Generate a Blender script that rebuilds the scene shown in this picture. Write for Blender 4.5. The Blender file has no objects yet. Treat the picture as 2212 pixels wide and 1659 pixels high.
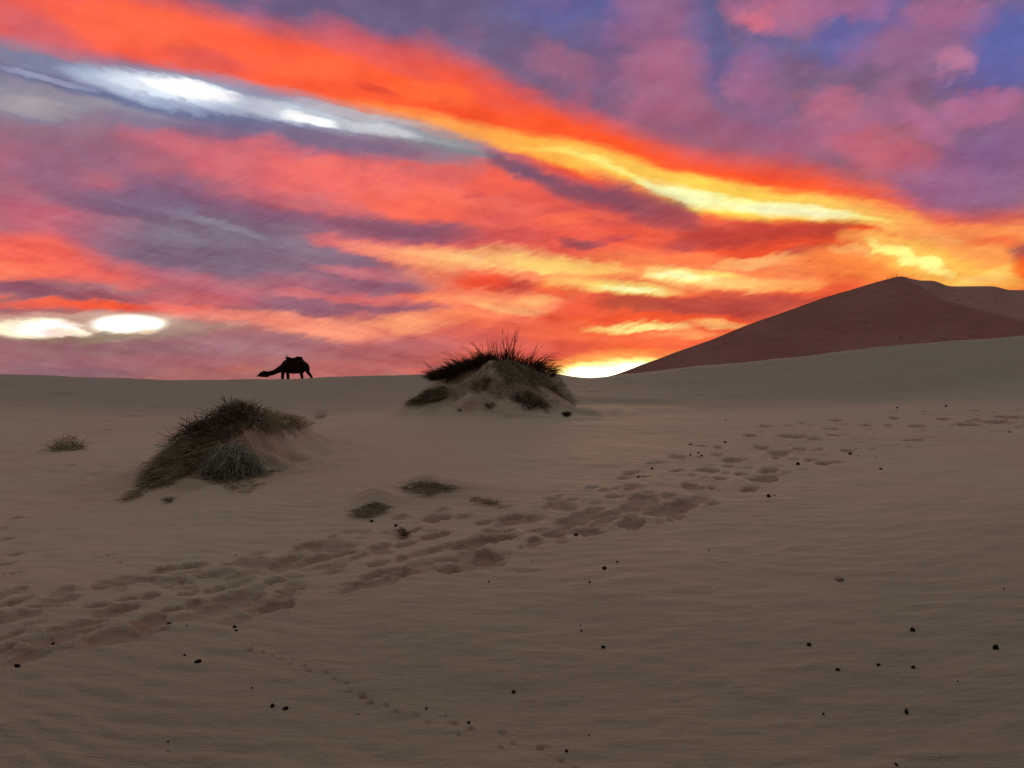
import bpy, bmesh, math, random
import numpy as np
from mathutils import Vector, Matrix

SC = bpy.context.scene
COL = SC.collection
PI = math.pi
F = 1671.0           # focal length in the units of a 2212 px wide frame
EYE = 1.6

# ------------------------------------------------------------------ camera
cam_d = bpy.data.cameras.new("camera")
cam = bpy.data.objects.new("camera", cam_d)
COL.objects.link(cam)
cam.location = (0, 0, EYE)
cam.rotation_euler = (PI / 2, 0, 0)
cam_d.sensor_width = 36.0
cam_d.lens = 36.0 * F / 2212.0
cam_d.clip_start = 0.05
cam_d.clip_end = 20000
SC.camera = cam
SC.view_settings.view_transform = 'Standard'
SC.view_settings.look = 'None'
SC.view_settings.exposure = 0.0
SC.view_settings.gamma = 1.0
SC.cycles.max_bounces = 6
SC.cycles.diffuse_bounces = 3
SC.cycles.use_denoising = True

def lin(c):
    out = []
    for v in c[:3]:
        v = v / 255.0
        out.append(v / 12.92 if v <= 0.04045 else ((v + 0.055) / 1.055) ** 2.4)
    return tuple(out)

def azel(px, py):
    dx = (px - 1106.0) / F
    dz = (829.5 - py) / F
    return math.degrees(math.atan(dx)), math.degrees(math.atan(dz / math.sqrt(1 + dx * dx)))

# ------------------------------------------------------------------ sky
SUN_AZ, SUN_EL = azel(1300, 800)
world = bpy.data.worlds.new("World")
SC.world = world
world.use_nodes = True
NT = world.node_tree
NT.nodes.clear()

def N(kind, **kw):
    n = NT.nodes.new(kind)
    for k, v in kw.items():
        setattr(n, k, v)
    return n

def plug(sock, v):
    if isinstance(v, bpy.types.NodeSocket):
        NT.links.new(v, sock)
    elif v is not None:
        sock.default_value = v

def M(op, a, b=None, c=None, clamp=False):
    n = N('ShaderNodeMath', operation=op, use_clamp=clamp)
    plug(n.inputs[0], a)
    plug(n.inputs[1], b)
    if c is not None:
        plug(n.inputs[2], c)
    return n.outputs[0]

def V(op, a, b=None, c=None):
    n = N('ShaderNodeVectorMath', operation=op)
    plug(n.inputs[0], a)
    if b is not None:
        if op == 'SCALE':
            plug(n.inputs['Scale'], b)
        else:
            plug(n.inputs[1], b)
    if c is not None:
        plug(n.inputs[2], c)
    return n.outputs['Value'] if op in ('LENGTH', 'DOT_PRODUCT') else n.outputs[0]

def SM(v, lo, hi, t0=0.0, t1=1.0):
    n = N('ShaderNodeMapRange', interpolation_type='SMOOTHSTEP')
    plug(n.inputs['Value'], v)
    plug(n.inputs['From Min'], lo)
    plug(n.inputs['From Max'], hi)
    n.inputs['To Min'].default_value = t0
    n.inputs['To Max'].default_value = t1
    return n.outputs['Result']

def NOISE(vec, scale, detail=4.0, rough=0.55):
    n = N('ShaderNodeTexNoise', noise_dimensions='3D')
    plug(n.inputs['Vector'], vec)
    n.inputs['Scale'].default_value = scale
    n.inputs['Detail'].default_value = detail
    n.inputs['Roughness'].default_value = rough
    return n

tc = N('ShaderNodeTexCoord')
D = tc.outputs['Generated']
sx = N('ShaderNodeSeparateXYZ')
plug(sx.inputs[0], D)
AZ = M('MULTIPLY', M('ARCTAN2', sx.outputs[0], sx.outputs[1]), 180 / PI)
EL = M('MULTIPLY', M('ARCSINE', sx.outputs[2]), 180 / PI)
cb = N('ShaderNodeCombineXYZ')
plug(cb.inputs[0], AZ)
plug(cb.inputs[1], EL)
cb.inputs[2].default_value = 1.0
P0 = cb.outputs[0]

def flow(angle_deg, sx_, sy_):
    m = N('ShaderNodeMapping', vector_type='TEXTURE')
    plug(m.inputs['Vector'], P0)
    m.inputs['Rotation'].default_value = (0, 0, math.radians(angle_deg))
    m.inputs['Scale'].default_value = (sx_, sy_, 1)
    return m.outputs[0]

def centred(n, amp):
    sc_ = N('ShaderNodeSeparateColor')
    plug(sc_.inputs[0], n.outputs['Color'])
    c_ = N('ShaderNodeCombineXYZ')
    plug(c_.inputs[0], sc_.outputs[0])
    plug(c_.inputs[1], sc_.outputs[1])
    return V('MULTIPLY', V('SUBTRACT', c_.outputs[0], (0.5, 0.5, 0.5)), amp)

n_big = NOISE(flow(-10, 9.0, 3.2), 1.0, 3.0, 0.5)
n_fib = NOISE(flow(17, 3.4, 0.95), 1.0, 4.0, 0.6)          # short hatching that climbs to the right
n_fin = NOISE(flow(-8, 2.0, 0.5), 1.0, 4.0, 0.6)
n_puff = NOISE(flow(10, 5.0, 3.6), 1.0, 5.0, 0.58)           # rounder billows, high up
HIGH = SM(EL, 9.0, 16.0)
n_tex = NOISE(flow(20, 2.4, 0.55), 1.0, 5.0, 0.66)           # fine fibres
W1 = V('ADD', V('ADD', P0, centred(n_big, (4.6, 1.8, 0))), centred(n_tex, (1.0, 0.8, 0)))
WS = V('ADD', V('ADD', W1, V('SCALE', centred(n_fib, (1.3, 0.95, 0)), M('MULTIPLY_ADD', HIGH, -0.75, 1.0))),
       V('SCALE', centred(n_puff, (4.5, 4.5, 0)), HIGH))           # feathered
WM = V('ADD', V('ADD', P0, centred(n_big, (2.6, 1.0, 0))), centred(n_fin, (1.6, 0.7, 0)))   # smoother

cur = None
def mixc(col, fac):
    global cur
    m = N('ShaderNodeMix', data_type='RGBA')
    plug(m.inputs[0], fac)
    plug(m.inputs[6], cur)
    if isinstance(col, tuple):
        col = (*col, 1.0) if len(col) == 3 else col
    plug(m.inputs[7], col)
    cur = m.outputs[2]

OPS = []
EPS = 0.0      # differs a hair per sky part so the renderer does not merge their nodes

def stroke(*a, **k):
    if max(a[1], a[3]) < 420 and a[0] > 650 and a[1] < .25 * a[0] - 20 and len(a) > 6:
        a = a[:6] + (a[6] * .8,) + a[7:]
    OPS.append(('s', a, k))

def band(*a, **k):
    OPS.append(('b', a, k))

def _stroke(x0, y0, x1, y1, hw, col, a=1.0, inner=None, f=0, gain=1.0):
    """soft elongated patch of cloud from one sky direction to another; hw its half width"""
    A = azel(x0, y0)
    B = azel(x1, y1)
    h = hw * 0.0343
    dx, dy = B[0] - A[0], B[1] - A[1]
    L = math.hypot(dx, dy) / 2 + h * 0.9
    ca, sa = dx / math.hypot(dx, dy), dy / math.hypot(dx, dy)
    cx, cy = (A[0] + B[0]) / 2, (A[1] + B[1]) / 2
    p, q = (1 / (L * 1.25), 1 / (h * 1.35)) if inner else (1 / (L * 1.35), 1 / (h * 1.65))
    W = (WS, WM, P0)[f]
    s = V('DOT_PRODUCT', W, (ca * p, sa * p, -(ca * cx + sa * cy) * p + EPS))
    t = V('DOT_PRODUCT', W, (-sa * q, ca * q, -(-sa * cx + ca * cy) * q + EPS))
    d = M('MULTIPLY_ADD', t, t, M('MULTIPLY', s, s))
    c = lin(col)
    mixc(tuple(v * gain for v in c), SM(d, 1.0, inner * inner, 0.0, a) if inner else SM(d, 1.0, -0.1, 0.0, a * 1.03))

def fcurve(inp, pts, kind):
    n = N('ShaderNodeFloatCurve')
    crv = n.mapping.curves[0]
    prs = sorted(((azel(x, y)[0] + 60) / 120, azel(x, y)[1] / 40) for x, y in pts)
    crv.points[0].location = prs[0]
    crv.points[1].location = prs[-1]
    for p in prs[1:-1]:
        crv.points.new(*p)
    n.mapping.extend = 'HORIZONTAL'
    n.mapping.update()
    plug(n.inputs['Value'], inp)
    return M('MULTIPLY', n.outputs[0], 40.0)

def _band(top, bot, st, sb, stops, f=1, a=1.0):
    """a long cloud band between two edge lines, coloured along its length"""
    W = (WS, WM)[f]
    u = V('DOT_PRODUCT', W, (1 / 120.0, 0, 0.5 + EPS * .1))
    Y = V('DOT_PRODUCT', W, (0, 1, EPS))
    T = fcurve(u, top, 0)
    B = fcurve(u, bot, 0)
    st *= 0.0343
    sb *= 0.0343
    up = SM(M('SUBTRACT', Y, T), st, -st)
    lo = SM(M('SUBTRACT', Y, B), -sb, sb)
    r = N('ShaderNodeValToRGB')
    plug(r.inputs[0], u)
    e = r.color_ramp.elements
    while len(e) > 1:
        e.remove(e[-1])
    first = True
    for s in stops:
        x, c, al = s[:3]
        p = (azel(x, 400)[0] + 60) / 120
        k = e[0] if first else e.new(p)
        k.position = p
        first = False
        k.color = (*lin(c), al)
    mixc(r.outputs[0], M('MULTIPLY', M('MULTIPLY', up, lo), M('MULTIPLY', r.outputs['Alpha'], a)))

def k_high(a, kind):
    return kind == 's' and min(a[1], a[3]) < 420

def reach(op, a0, a1):
    """the box of sky, in degrees, that one stroke or band can touch between two azimuths"""
    kind, a, k = op
    f = k.get('f', (a[8] if kind == 's' and len(a) > 8 else (0 if kind == 's' else 1)))
    mx, my = ((3.4, 2.0 if k_high(a, kind) else 1.3), (1.7, 0.8), (0, 0))[f]
    if kind == 's':
        A, B = azel(a[0], a[1]), azel(a[2], a[3])
        h = a[4] * 0.0343
        L = math.hypot(B[0] - A[0], B[1] - A[1]) / 2 + h * 0.9
        dx, dy = (B[0] - A[0]), (B[1] - A[1])
        n = math.hypot(dx, dy)
        ex = math.hypot(L * 1.35 * dx / n, h * 1.65 * dy / n)
        ey = math.hypot(L * 1.35 * dy / n, h * 1.65 * dx / n)
        cx, cy = (A[0] + B[0]) / 2, (A[1] + B[1]) / 2
        return cx - ex - mx, cx + ex + mx, cy - ey - my, cy + ey + my
    top, bot, st, sb, stops = a[:5]
    T = sorted(azel(*p) for p in top)
    B = sorted(azel(*p) for p in bot)
    xs = np.linspace(a0 - mx, a1 + mx, 12)
    hi = np.interp(xs, [p[0] for p in T], [p[1] for p in T]).max()
    lo = np.interp(xs, [p[0] for p in B], [p[1] for p in B]).min()
    x0 = azel(stops[0][0], 400)[0] if stops[0][2] == 0 else -999
    x1 = azel(stops[-1][0], 400)[0] if stops[-1][2] == 0 else 999
    return x0 - mx, x1 + mx, lo - sb * 0.0343 - my, hi + st * 0.0343 + my

def sky_patch(a0, a1, e0, e1):
    """one node group that draws every cloud reaching this part of the sky"""
    global NT, cur, WS, WM, P0, EPS
    EPS += 2e-5
    keep = NT, cur, WS, WM, P0
    ng = bpy.data.node_groups.new("sky_part", 'ShaderNodeTree')
    for nm, ty in (('base', 'NodeSocketColor'), ('feathered', 'NodeSocketVector'), ('smooth', 'NodeSocketVector'), ('plain', 'NodeSocketVector')):
        ng.interface.new_socket(nm, in_out='INPUT', socket_type=ty)
    ng.interface.new_socket('colour', in_out='OUTPUT', socket_type='NodeSocketColor')
    NT = ng
    gi = N('NodeGroupInput')
    go = N('NodeGroupOutput')
    cur, WS, WM, P0 = gi.outputs[0], gi.outputs[1], gi.outputs[2], gi.outputs[3]
    cnt = 0
    for op in OPS:
        x0, x1, y0, y1 = reach(op, a0, a1)
        if x1 < a0 or x0 > a1 or y1 < e0 or y0 > e1:
            continue
        (_stroke if op[0] == 's' else _band)(*op[1], **op[2])
        cnt += 1
    plug(go.inputs[0], cur)
    NT, cur, WS, WM, P0 = keep
    g = N('ShaderNodeGroup')
    g.node_tree = ng
    for i, v in enumerate((cur, WS, WM, P0)):
        plug(g.inputs[i], v)
    print('sky part', a0, a1, e0, e1, cnt)
    return g.outputs[0]
# clear dusk sky under the clouds: Nishita at a very low sun, tinted by thin high cloud
skyt = N('ShaderNodeTexSky', sky_type='NISHITA', sun_disc=False)
plug(skyt.inputs[0], D)
skyt.sun_elevation = math.radians(1.0)
skyt.sun_rotation = math.radians(SUN_AZ)
dimmed = N('ShaderNodeMix', data_type='RGBA', blend_type='MULTIPLY')
dimmed.inputs[0].default_value = 1.0
plug(dimmed.inputs[6], skyt.outputs[0])
dimmed.inputs[7].default_value = (0.06, 0.06, 0.06, 1)
clear = dimmed.outputs[2]
base = N('ShaderNodeValToRGB')
plug(base.inputs[0], M('MULTIPLY_ADD', EL, 1 / 90.0, 0.0))
e = base.color_ramp.elements
while len(e) > 1:
    e.remove(e[-1])
for i, (deg, c) in enumerate([(0, (172, 108, 108)), (3, (176, 108, 112)), (8, (170, 104, 116)), (14, (150, 100, 122)),
                              (20, (128, 98, 130)), (27, (108, 96, 136)), (36, (146, 152, 156)), (46, (206, 214, 202)), (90, (218, 225, 208))]):
    k = e[0] if i == 0 else e.new(deg / 90)
    k.position = deg / 90
    k.color = (*lin(c), 1)
cur = base.outputs[0]
# the half of the sky behind the camera is dim violet grey
mixc(lin((30, 36, 34)), SM(sx.outputs[1], 0.30, -0.40, 0.0, 0.92))
addn = N('ShaderNodeMix', data_type='RGBA', blend_type='MIX')
addn.inputs[0].default_value = 0.12
plug(addn.inputs[6], cur)
plug(addn.inputs[7], clear)
cur = addn.outputs[2]
# broken cloud texture over the high sky
mixc(lin((158, 106, 142)), M('MULTIPLY', SM(n_puff.outputs[0], 0.47, 0.66, 0.0, 0.6), M('MULTIPLY', SM(EL, 9.0, 17.0), SM(EL, 48.0, 30.0))))
mixc(lin((92, 100, 156)), M('MULTIPLY', M('MULTIPLY', SM(n_puff.outputs[0], 0.47, 0.30, 0.0, 0.6), M('MULTIPLY', SM(EL, 14.0, 20.0), SM(EL, 42.0, 30.0))), SM(AZ, -4.0, 14.0)))

# ---- high right part: blue gaps and pink puffs
for s in [(1100, 10, 1330, 30, 46, (92, 98, 160), .8), (1531, 0, 1545, 170, 42, (92, 97, 152), .75), (1780, 84, 1850, 90, 40, (95, 102, 168), .9),
          (1860, 34, 1940, 34, 26, (95, 100, 165), .8), (2140, 90, 2230, 80, 62, (84, 104, 176), .95), (2060, 170, 2212, 168, 30, (96, 98, 164), .8),
          (1640, 92, 1700, 95, 30, (98, 106, 158), .7), (1960, 420, 2212, 380, 50, (136, 96, 142), .7), (1560, 260, 1740, 300, 34, (140, 98, 140), .6),
          (2060, 330, 2212, 300, 50, (128, 96, 146), .6), (700, 20, 1080, 40, 50, (108, 96, 130), .8), (1240, 130, 1360, 150, 46, (110, 92, 132), .7),
          (1620, 20, 1740, 28, 34, (196, 110, 142), .85), (1640, 34, 1665, 46, 17, (220, 116, 132), .8), (1750, 8, 1870, 14, 24, (176, 108, 146), .85),
          (1960, 18, 2110, 28, 28, (180, 108, 144), .8), (1880, 96, 2050, 112, 46, (156, 104, 144), .8), (2030, 145, 2080, 146, 20, (196, 124, 152), .9),
          (1370, 150, 1490, 200, 52, (186, 106, 134), .75), (1395, 120, 1500, 130, 26, (186, 110, 142), .5), (1350, 30, 1480, 50, 46, (168, 106, 142), .7),
          (1590, 140, 1680, 130, 26, (160, 106, 148), .8), (1610, 200, 1680, 205, 34, (170, 106, 146), .8), (1750, 222, 1850, 240, 25, (198, 110, 134), .85),
          (1870, 250, 1925, 210, 30, (172, 106, 142), .8), (1960, 225, 2035, 290, 20, (186, 108, 146), .85), (2070, 240, 2180, 226, 20, (186, 110, 148), .85),
          (1700, 310, 1840, 300, 40, (176, 100, 128), .7), (1870, 320, 1960, 345, 46, (214, 104, 116), .8), (1960, 380, 2080, 400, 44, (170, 98, 128), .5),
          (1150, 130, 1280, 170, 28, (172, 104, 130), .75), (1260, 210, 1300, 260, 24, (206, 96, 110), .7), (1190, 180, 1250, 195, 16, (122, 92, 122), .7),
          (860, 100, 960, 110, 26, (180, 96, 116), .7), (1280, 240, 1700, 330, 40, (180, 90, 110), .5)]:
    stroke(*s)

# ---- body of the cloud deck under the main band
band([(0, 240), (400, 270), (800, 300), (1070, 345), (1500, 430), (1900, 470), (2300, 520)], [(0, 540), (700, 640), (1300, 700), (2300, 690)], 40, 60,
     [(0, (156, 106, 124), .9), (350, (180, 104, 120), .9), (800, (212, 106, 108), .95), (1250, (240, 96, 76), 1), (1700, (244, 96, 56), 1), (2212, (250, 116, 60), 1)])
band([(600, 650), (1000, 600), (1500, 560), (2300, 560)], [(600, 700), (1000, 790), (1500, 822), (2300, 822)], 30, 40,
     [(640, (200, 108, 104), 0), (950, (224, 100, 84), .8), (1250, (240, 98, 66), 1), (1700, (244, 100, 60), 1), (2212, (246, 106, 56), 1)])

# ---- main orange band
band([(-300, -160), (0, -60), (300, -20), (560, 52), (800, 92), (980, 130), (1150, 210), (1300, 262), (1500, 334), (1700, 362), (1900, 408), (2060, 474), (2212, 470), (2400, 450)],
     [(-300, 30), (0, 88), (260, 125), (500, 180), (700, 232), (900, 275), (1080, 325), (1250, 385), (1450, 440), (1700, 486), (1900, 510), (2100, 560), (2300, 580)], 34, 16,
     [(-100, (240, 96, 80), .95), (150, (250, 100, 78), 1), (500, (255, 96, 64), 1), (900, (255, 92, 50), 1), (1300, (255, 88, 44), 1), (1700, (252, 86, 44), 1), (2000, (248, 98, 60), 1), (2300, (244, 104, 62), 1)])
for s in [(0, 40, 160, 100, 30, (206, 100, 110), .8), (-60, 96, 240, 128, 16, (200, 112, 124), .8), (360, 110, 520, 150, 18, (206, 86, 90), .55), (700, 60, 820, 110, 26, (222, 96, 104), .7), (180, 30, 420, 70, 30, (255, 108, 70), .7),
          (820, 110, 960, 160, 24, (210, 92, 100), .6), (1000, 170, 1130, 230, 24, (214, 88, 92), .5), (560, 130, 800, 150, 22, (255, 108, 72), .6),
          (860, 190, 1010, 212, 16, (255, 116, 66), .7), (930, 232, 1080, 262, 14, (240, 78, 44), .6), (780, 185, 860, 205, 8, (214, 70, 56), .6)]:
    stroke(*s, f=1)
# amber lower border that brightens to yellow on the right
band([(560, 175), (700, 212), (900, 244), (1100, 284), (1250, 310), (1400, 350), (1530, 384), (1700, 412), (1900, 440), (2060, 500)],
     [(560, 195), (700, 236), (900, 280), (1100, 330), (1300, 382), (1450, 438), (1600, 470), (1750, 482), (1920, 505), (2060, 560)], 14, 10,
     [(560, (255, 130, 60), 0), (760, (255, 140, 66), .8), (950, (255, 160, 80), 1), (1150, (255, 176, 74), 1), (1350, (255, 200, 84), 1), (1600, (255, 210, 84), 1), (1850, (255, 200, 96), 1), (2040, (255, 170, 90), .7)])
band([(1100, 314), (1200, 322), (1280, 336), (1400, 386), (1550, 417), (1700, 437), (1850, 458), (1960, 487)],
     [(1100, 322), (1200, 334), (1320, 364), (1450, 420), (1600, 452), (1750, 465), (1880, 476), (1960, 492)], 6, 6,
     [(1090, (255, 210, 100), 0), (1180, (255, 226, 110), .8), (1350, (255, 240, 130), 1), (1500, (255, 250, 150), 1), (1750, (255, 255, 176), 1), (1900, (255, 246, 130), .9), (1965, (255, 220, 110), 0)])
stroke(1400, 396, 1560, 440, 13, (255, 255, 190), .9, f=1)
stroke(1580, 442, 1840, 466, 11, (255, 255, 196), .95, f=1)
stroke(1280, 372, 1420, 420, 10, (248, 110, 76), .7, f=1)

# ---- white and blue opening on the left
band([(-100, 70), (0, 92), (200, 130), (400, 158), (600, 196), (800, 244), (1000, 300), (1110, 335)],
     [(-100, 240), (0, 262), (200, 270), (400, 268), (600, 292), (800, 318), (1000, 346), (1110, 350)], 16, 20,
     [(-100, (128, 118, 140), 1), (150, (140, 140, 166), 1), (350, (160, 164, 186), 1), (650, (150, 154, 178), 1), (850, (160, 158, 170), 1), (1000, (150, 150, 154), 1), (1100, (180, 160, 160), 0)])
for s in [(0, 200, 340, 250, 26, (150, 142, 154), .8, .3), (0, 220, 160, 240, 16, (172, 160, 164), .7, .3), (0, 122, 240, 160, 15, (122, 128, 160), .7, .3),
          (-20, 145, 300, 214, 11, (108, 112, 146), .8, .3), (0, 148, 220, 196, 4.5, (158, 164, 192), .8, .2), (200, 192, 560, 268, 15, (104, 112, 150), .85, .3),
          (380, 244, 700, 290, 13, (108, 110, 142), .85, .3), (170, 155, 520, 222, 24, (190, 202, 224), .9, .15), (250, 162, 490, 212, 19, (232, 240, 252), .9, .2),
          (330, 172, 500, 210, 14, (255, 255, 255), .95, .35), (520, 222, 740, 264, 17, (204, 210, 222), .9, .15), (610, 246, 730, 268, 9, (255, 255, 255), 1, .4),
          (740, 262, 900, 300, 11, (204, 204, 210), .9, .3), (860, 300, 1080, 346, 8, (134, 142, 148), .8, .3), (620, 214, 900, 274, 8, (200, 190, 194), .6, .3)]:
    stroke(*s[:7], inner=s[7], f=1)
stroke(330, 172, 500, 208, 12, (255, 255, 255), 1, .3, 1, 1.15)
stroke(300, 204, 460, 228, 7, (150, 160, 190), .6, f=0)
stroke(700, 292, 1000, 340, 15, (138, 104, 126), .8, f=1)
stroke(160, 246, 460, 276, 18, (132, 112, 140), .75, f=1)
stroke(380, 268, 860, 326, 20, (122, 104, 136), .8, f=1)
stroke(0, 262, 260, 280, 20, (150, 124, 138), .7)
stroke(560, 278, 820, 320, 14, (128, 106, 132), .7, f=1)

# ---- deck, from top to bottom
for s in [(20, 280, 300, 300, 30, (150, 108, 130), .7), (0, 330, 120, 350, 30, (184, 104, 124), .7), (300, 300, 520, 330, 26, (206, 108, 122), .7),
          (420, 330, 760, 372, 34, (222, 110, 118), .8), (620, 370, 1000, 420, 34, (244, 108, 96), .85), (800, 440, 1020, 480, 28, (250, 104, 80), .85),
          (180, 330, 260, 350, 18, (150, 100, 128), .6), (280, 400, 300, 420, 30, (140, 98, 126), .7), (120, 380, 240, 420, 22, (186, 102, 120), .6), (0, 420, 180, 430, 24, (176, 100, 120), .6),
          (240, 432, 460, 440, 30, (130, 96, 124), .85), (400, 448, 760, 492, 26, (128, 92, 118), .9), (700, 486, 1000, 512, 18, (142, 88, 110), .9), (960, 510, 1200, 520, 12, (200, 78, 76), .8),
          (1080, 354, 1180, 380, 17, (118, 82, 104), .8), (1140, 372, 1310, 420, 22, (122, 80, 102), .75), (1270, 410, 1440, 462, 24, (132, 80, 98), .7), (1420, 450, 1530, 480, 18, (150, 78, 88), .8),
          (1200, 460, 1360, 470, 20, (196, 84, 88), .7), (1020, 400, 1180, 400, 16, (244, 96, 76), .8), (1010, 425, 1060, 421, 7, (206, 80, 82), .8), (1120, 430, 1180, 428, 12, (226, 84, 76), .7), (1170, 480, 1290, 472, 13, (252, 110, 78), .8),
          (1220, 530, 1300, 534, 9, (150, 76, 88), .9), (1290, 525, 1360, 515, 8, (196, 76, 78), .8), (1440, 530, 1600, 510, 15, (178, 74, 74), .85), (1560, 512, 1720, 500, 14, (196, 68, 58), .85),
          (1660, 508, 1860, 496, 15, (188, 66, 54), .95), (1540, 536, 1800, 530, 14, (232, 78, 46), .9), (1700, 545, 1800, 540, 9, (176, 76, 66), .7), (1840, 506, 1900, 500, 9, (238, 78, 38), .9),
          (1300, 478, 1380, 452, 8, (250, 100, 70), .6), (1440, 485, 1500, 500, 10, (250, 96, 64), .6)]:
    stroke(*s)
for s in [(180, 470, 700, 540, 46, (124, 108, 128), .95), (260, 520, 800, 590, 52, (126, 108, 128), .95), (560, 560, 940, 606, 32, (134, 104, 124), .9), (330, 462, 460, 486, 10, (150, 148, 162), .7), (440, 478, 560, 506, 8, (146, 140, 156), .6),
          (210, 478, 300, 496, 9, (164, 134, 150), .6), (0, 480, 260, 510, 34, (204, 102, 118), .8), (-40, 546, 160, 560, 30, (252, 104, 82), .95), (60, 556, 330, 596, 22, (244, 104, 90), .85), (-40, 600, 120, 585, 16, (255, 120, 88), .8),
          (300, 600, 560, 640, 20, (196, 104, 116), .7), (560, 610, 760, 630, 20, (186, 106, 118), .7), (-60, 622, 180, 634, 11, (136, 78, 98), .9), (160, 636, 330, 642, 8, (150, 78, 92), .8), (300, 640, 560, 654, 12, (200, 96, 104), .7),
          (-40, 655, 120, 652, 7, (236, 104, 84), .8), (60, 656, 360, 662, 9, (250, 92, 56), .95), (340, 660, 480, 670, 12, (244, 110, 96), .8), (550, 654, 760, 662, 15, (148, 96, 114), .9), (640, 655, 1010, 666, 13, (146, 92, 110), .9), (590, 630, 700, 638, 8, (214, 116, 118), .8),
          (700, 640, 900, 648, 10, (218, 110, 108), .8), (880, 636, 1000, 640, 10, (240, 116, 88), .8), (700, 608, 960, 612, 15, (150, 96, 114), .9), (680, 582, 860, 592, 11, (206, 114, 122), .8), (690, 520, 800, 534, 12, (228, 112, 110), .8)]:
    stroke(*s)
for s in [(1080, 356, 1200, 388, 22, (116, 82, 106), .6), (1170, 385, 1360, 430, 30, (122, 80, 102), .5), (1300, 420, 1500, 470, 34, (140, 78, 92), .5), (1430, 470, 1640, 505, 22, (186, 72, 70), .6), (1500, 505, 1760, 500, 18, (186, 62, 52), .8),
          (60, 350, 160, 420, 34, (142, 102, 130), .7), (0, 300, 200, 330, 30, (150, 106, 130), .6), (200, 440, 420, 452, 26, (126, 98, 128), .7), (200, 520, 420, 560, 40, (128, 106, 128), .6), (760, 480, 1000, 506, 20, (136, 88, 108), .7), (180, 300, 280, 370, 22, (160, 104, 128), .5), (380, 400, 640, 462, 22, (134, 94, 122), .7), (620, 352, 980, 408, 20, (250, 118, 108), .6), (880, 410, 1060, 450, 22, (255, 112, 84), .6)]:
    stroke(*s)
# cream and yellow streaks toward the glow
for s in [(900, 575, 1300, 610, 34, (252, 136, 92), .8), (1250, 585, 1650, 600, 36, (252, 140, 84), .85), (940, 640, 1180, 662, 28, (248, 128, 92), .8), (1500, 600, 1760, 590, 24, (252, 138, 88), .7), (1180, 712, 1560, 716, 26, (250, 112, 68), .8)]:
    stroke(*s)
for s in [(760, 534, 900, 556, 13, (248, 142, 112), .9), (860, 548, 1060, 568, 19, (255, 166, 112), .95), (980, 556, 1230, 574, 20, (255, 190, 118), .95), (1100, 566, 1330, 592, 15, (255, 206, 110), .9), (1000, 552, 1050, 562, 8, (255, 190, 130), .8),
          (1050, 604, 1150, 616, 9, (196, 70, 62), .95), (1000, 602, 1090, 604, 10, (244, 76, 46), .8), (1160, 618, 1260, 620, 12, (248, 88, 44), .7), (1120, 592, 1200, 597, 5, (244, 120, 84), .7), (1180, 610, 1330, 622, 12, (255, 190, 104), .9), (1270, 604, 1420, 612, 7, (250, 140, 84), .7),
          (1270, 628, 1450, 634, 12, (255, 228, 120), .95), (1300, 630, 1430, 635, 6, (255, 255, 180), .95), (1400, 596, 1560, 606, 16, (255, 228, 130), .95), (1410, 598, 1540, 606, 9, (255, 255, 180), .95), (1520, 588, 1600, 600, 9, (255, 216, 110), .8),
          (1560, 570, 1740, 556, 12, (255, 184, 112), .8), (1440, 560, 1560, 548, 11, (250, 116, 72), .8), (1500, 622, 1700, 616, 13, (255, 190, 112), .85), (1600, 600, 1720, 590, 10, (248, 130, 76), .8), (1650, 620, 1800, 612, 10, (255, 166, 90), .8),
          (920, 640, 1060, 650, 13, (252, 140, 98), .8), (1040, 640, 1180, 660, 16, (255, 160, 104), .85), (1060, 660, 1180, 672, 10, (255, 180, 118), .8), (1120, 640, 1200, 645, 9, (255, 176, 110), .7),
          (1180, 678, 1300, 672, 12, (236, 86, 58), .7), (1300, 662, 1500, 668, 17, (180, 74, 58), .95), (1440, 668, 1780, 652, 17, (186, 76, 66), .95), (1240, 690, 1600, 688, 7, (246, 86, 46), .8),
          (1290, 712, 1440, 706, 8, (255, 208, 116), .9), (1340, 708, 1470, 711, 6, (255, 236, 146), .8), (1480, 700, 1600, 703, 9, (255, 190, 112), .8), (1420, 726, 1540, 728, 8, (250, 160, 96), .6),
          (1160, 740, 1300, 752, 14, (226, 92, 70), .7), (1300, 760, 1420, 756, 14, (252, 104, 56), .7)]:
    stroke(*s)
# peach fringe over the camel
for s in [(360, 676, 560, 684, 12, (232, 130, 118), .85), (480, 690, 700, 700, 17, (250, 148, 122), .92), (600, 704, 820, 712, 19, (255, 154, 122), .95), (800, 704, 980, 690, 19, (255, 158, 112), .95), (940, 690, 1110, 678, 15, (252, 134, 90), .85), (740, 722, 830, 724, 12, (240, 136, 112), .8), (1020, 706, 1090, 700, 12, (248, 120, 84), .8)]:
    stroke(*s)
for s in [(-60, 752, 520, 758, 30, (148, 106, 112), .85), (-40, 800, 300, 800, 18, (132, 104, 118), .7), (400, 740, 700, 752, 20, (162, 112, 120), .8), (700, 756, 1000, 746, 20, (176, 96, 102), .7), (-40, 728, 160, 738, 6, (158, 120, 110), .7), (480, 796, 560, 800, 8, (206, 122, 108), .5),
          (20, 786, 700, 776, 12, (170, 104, 110), .6), (640, 800, 900, 790, 16, (192, 98, 100), .6), (860, 802, 950, 800, 7, (226, 110, 92), .5), (1000, 740, 1180, 760, 22, (206, 92, 86), .6)]:
    stroke(*s, f=1)
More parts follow.
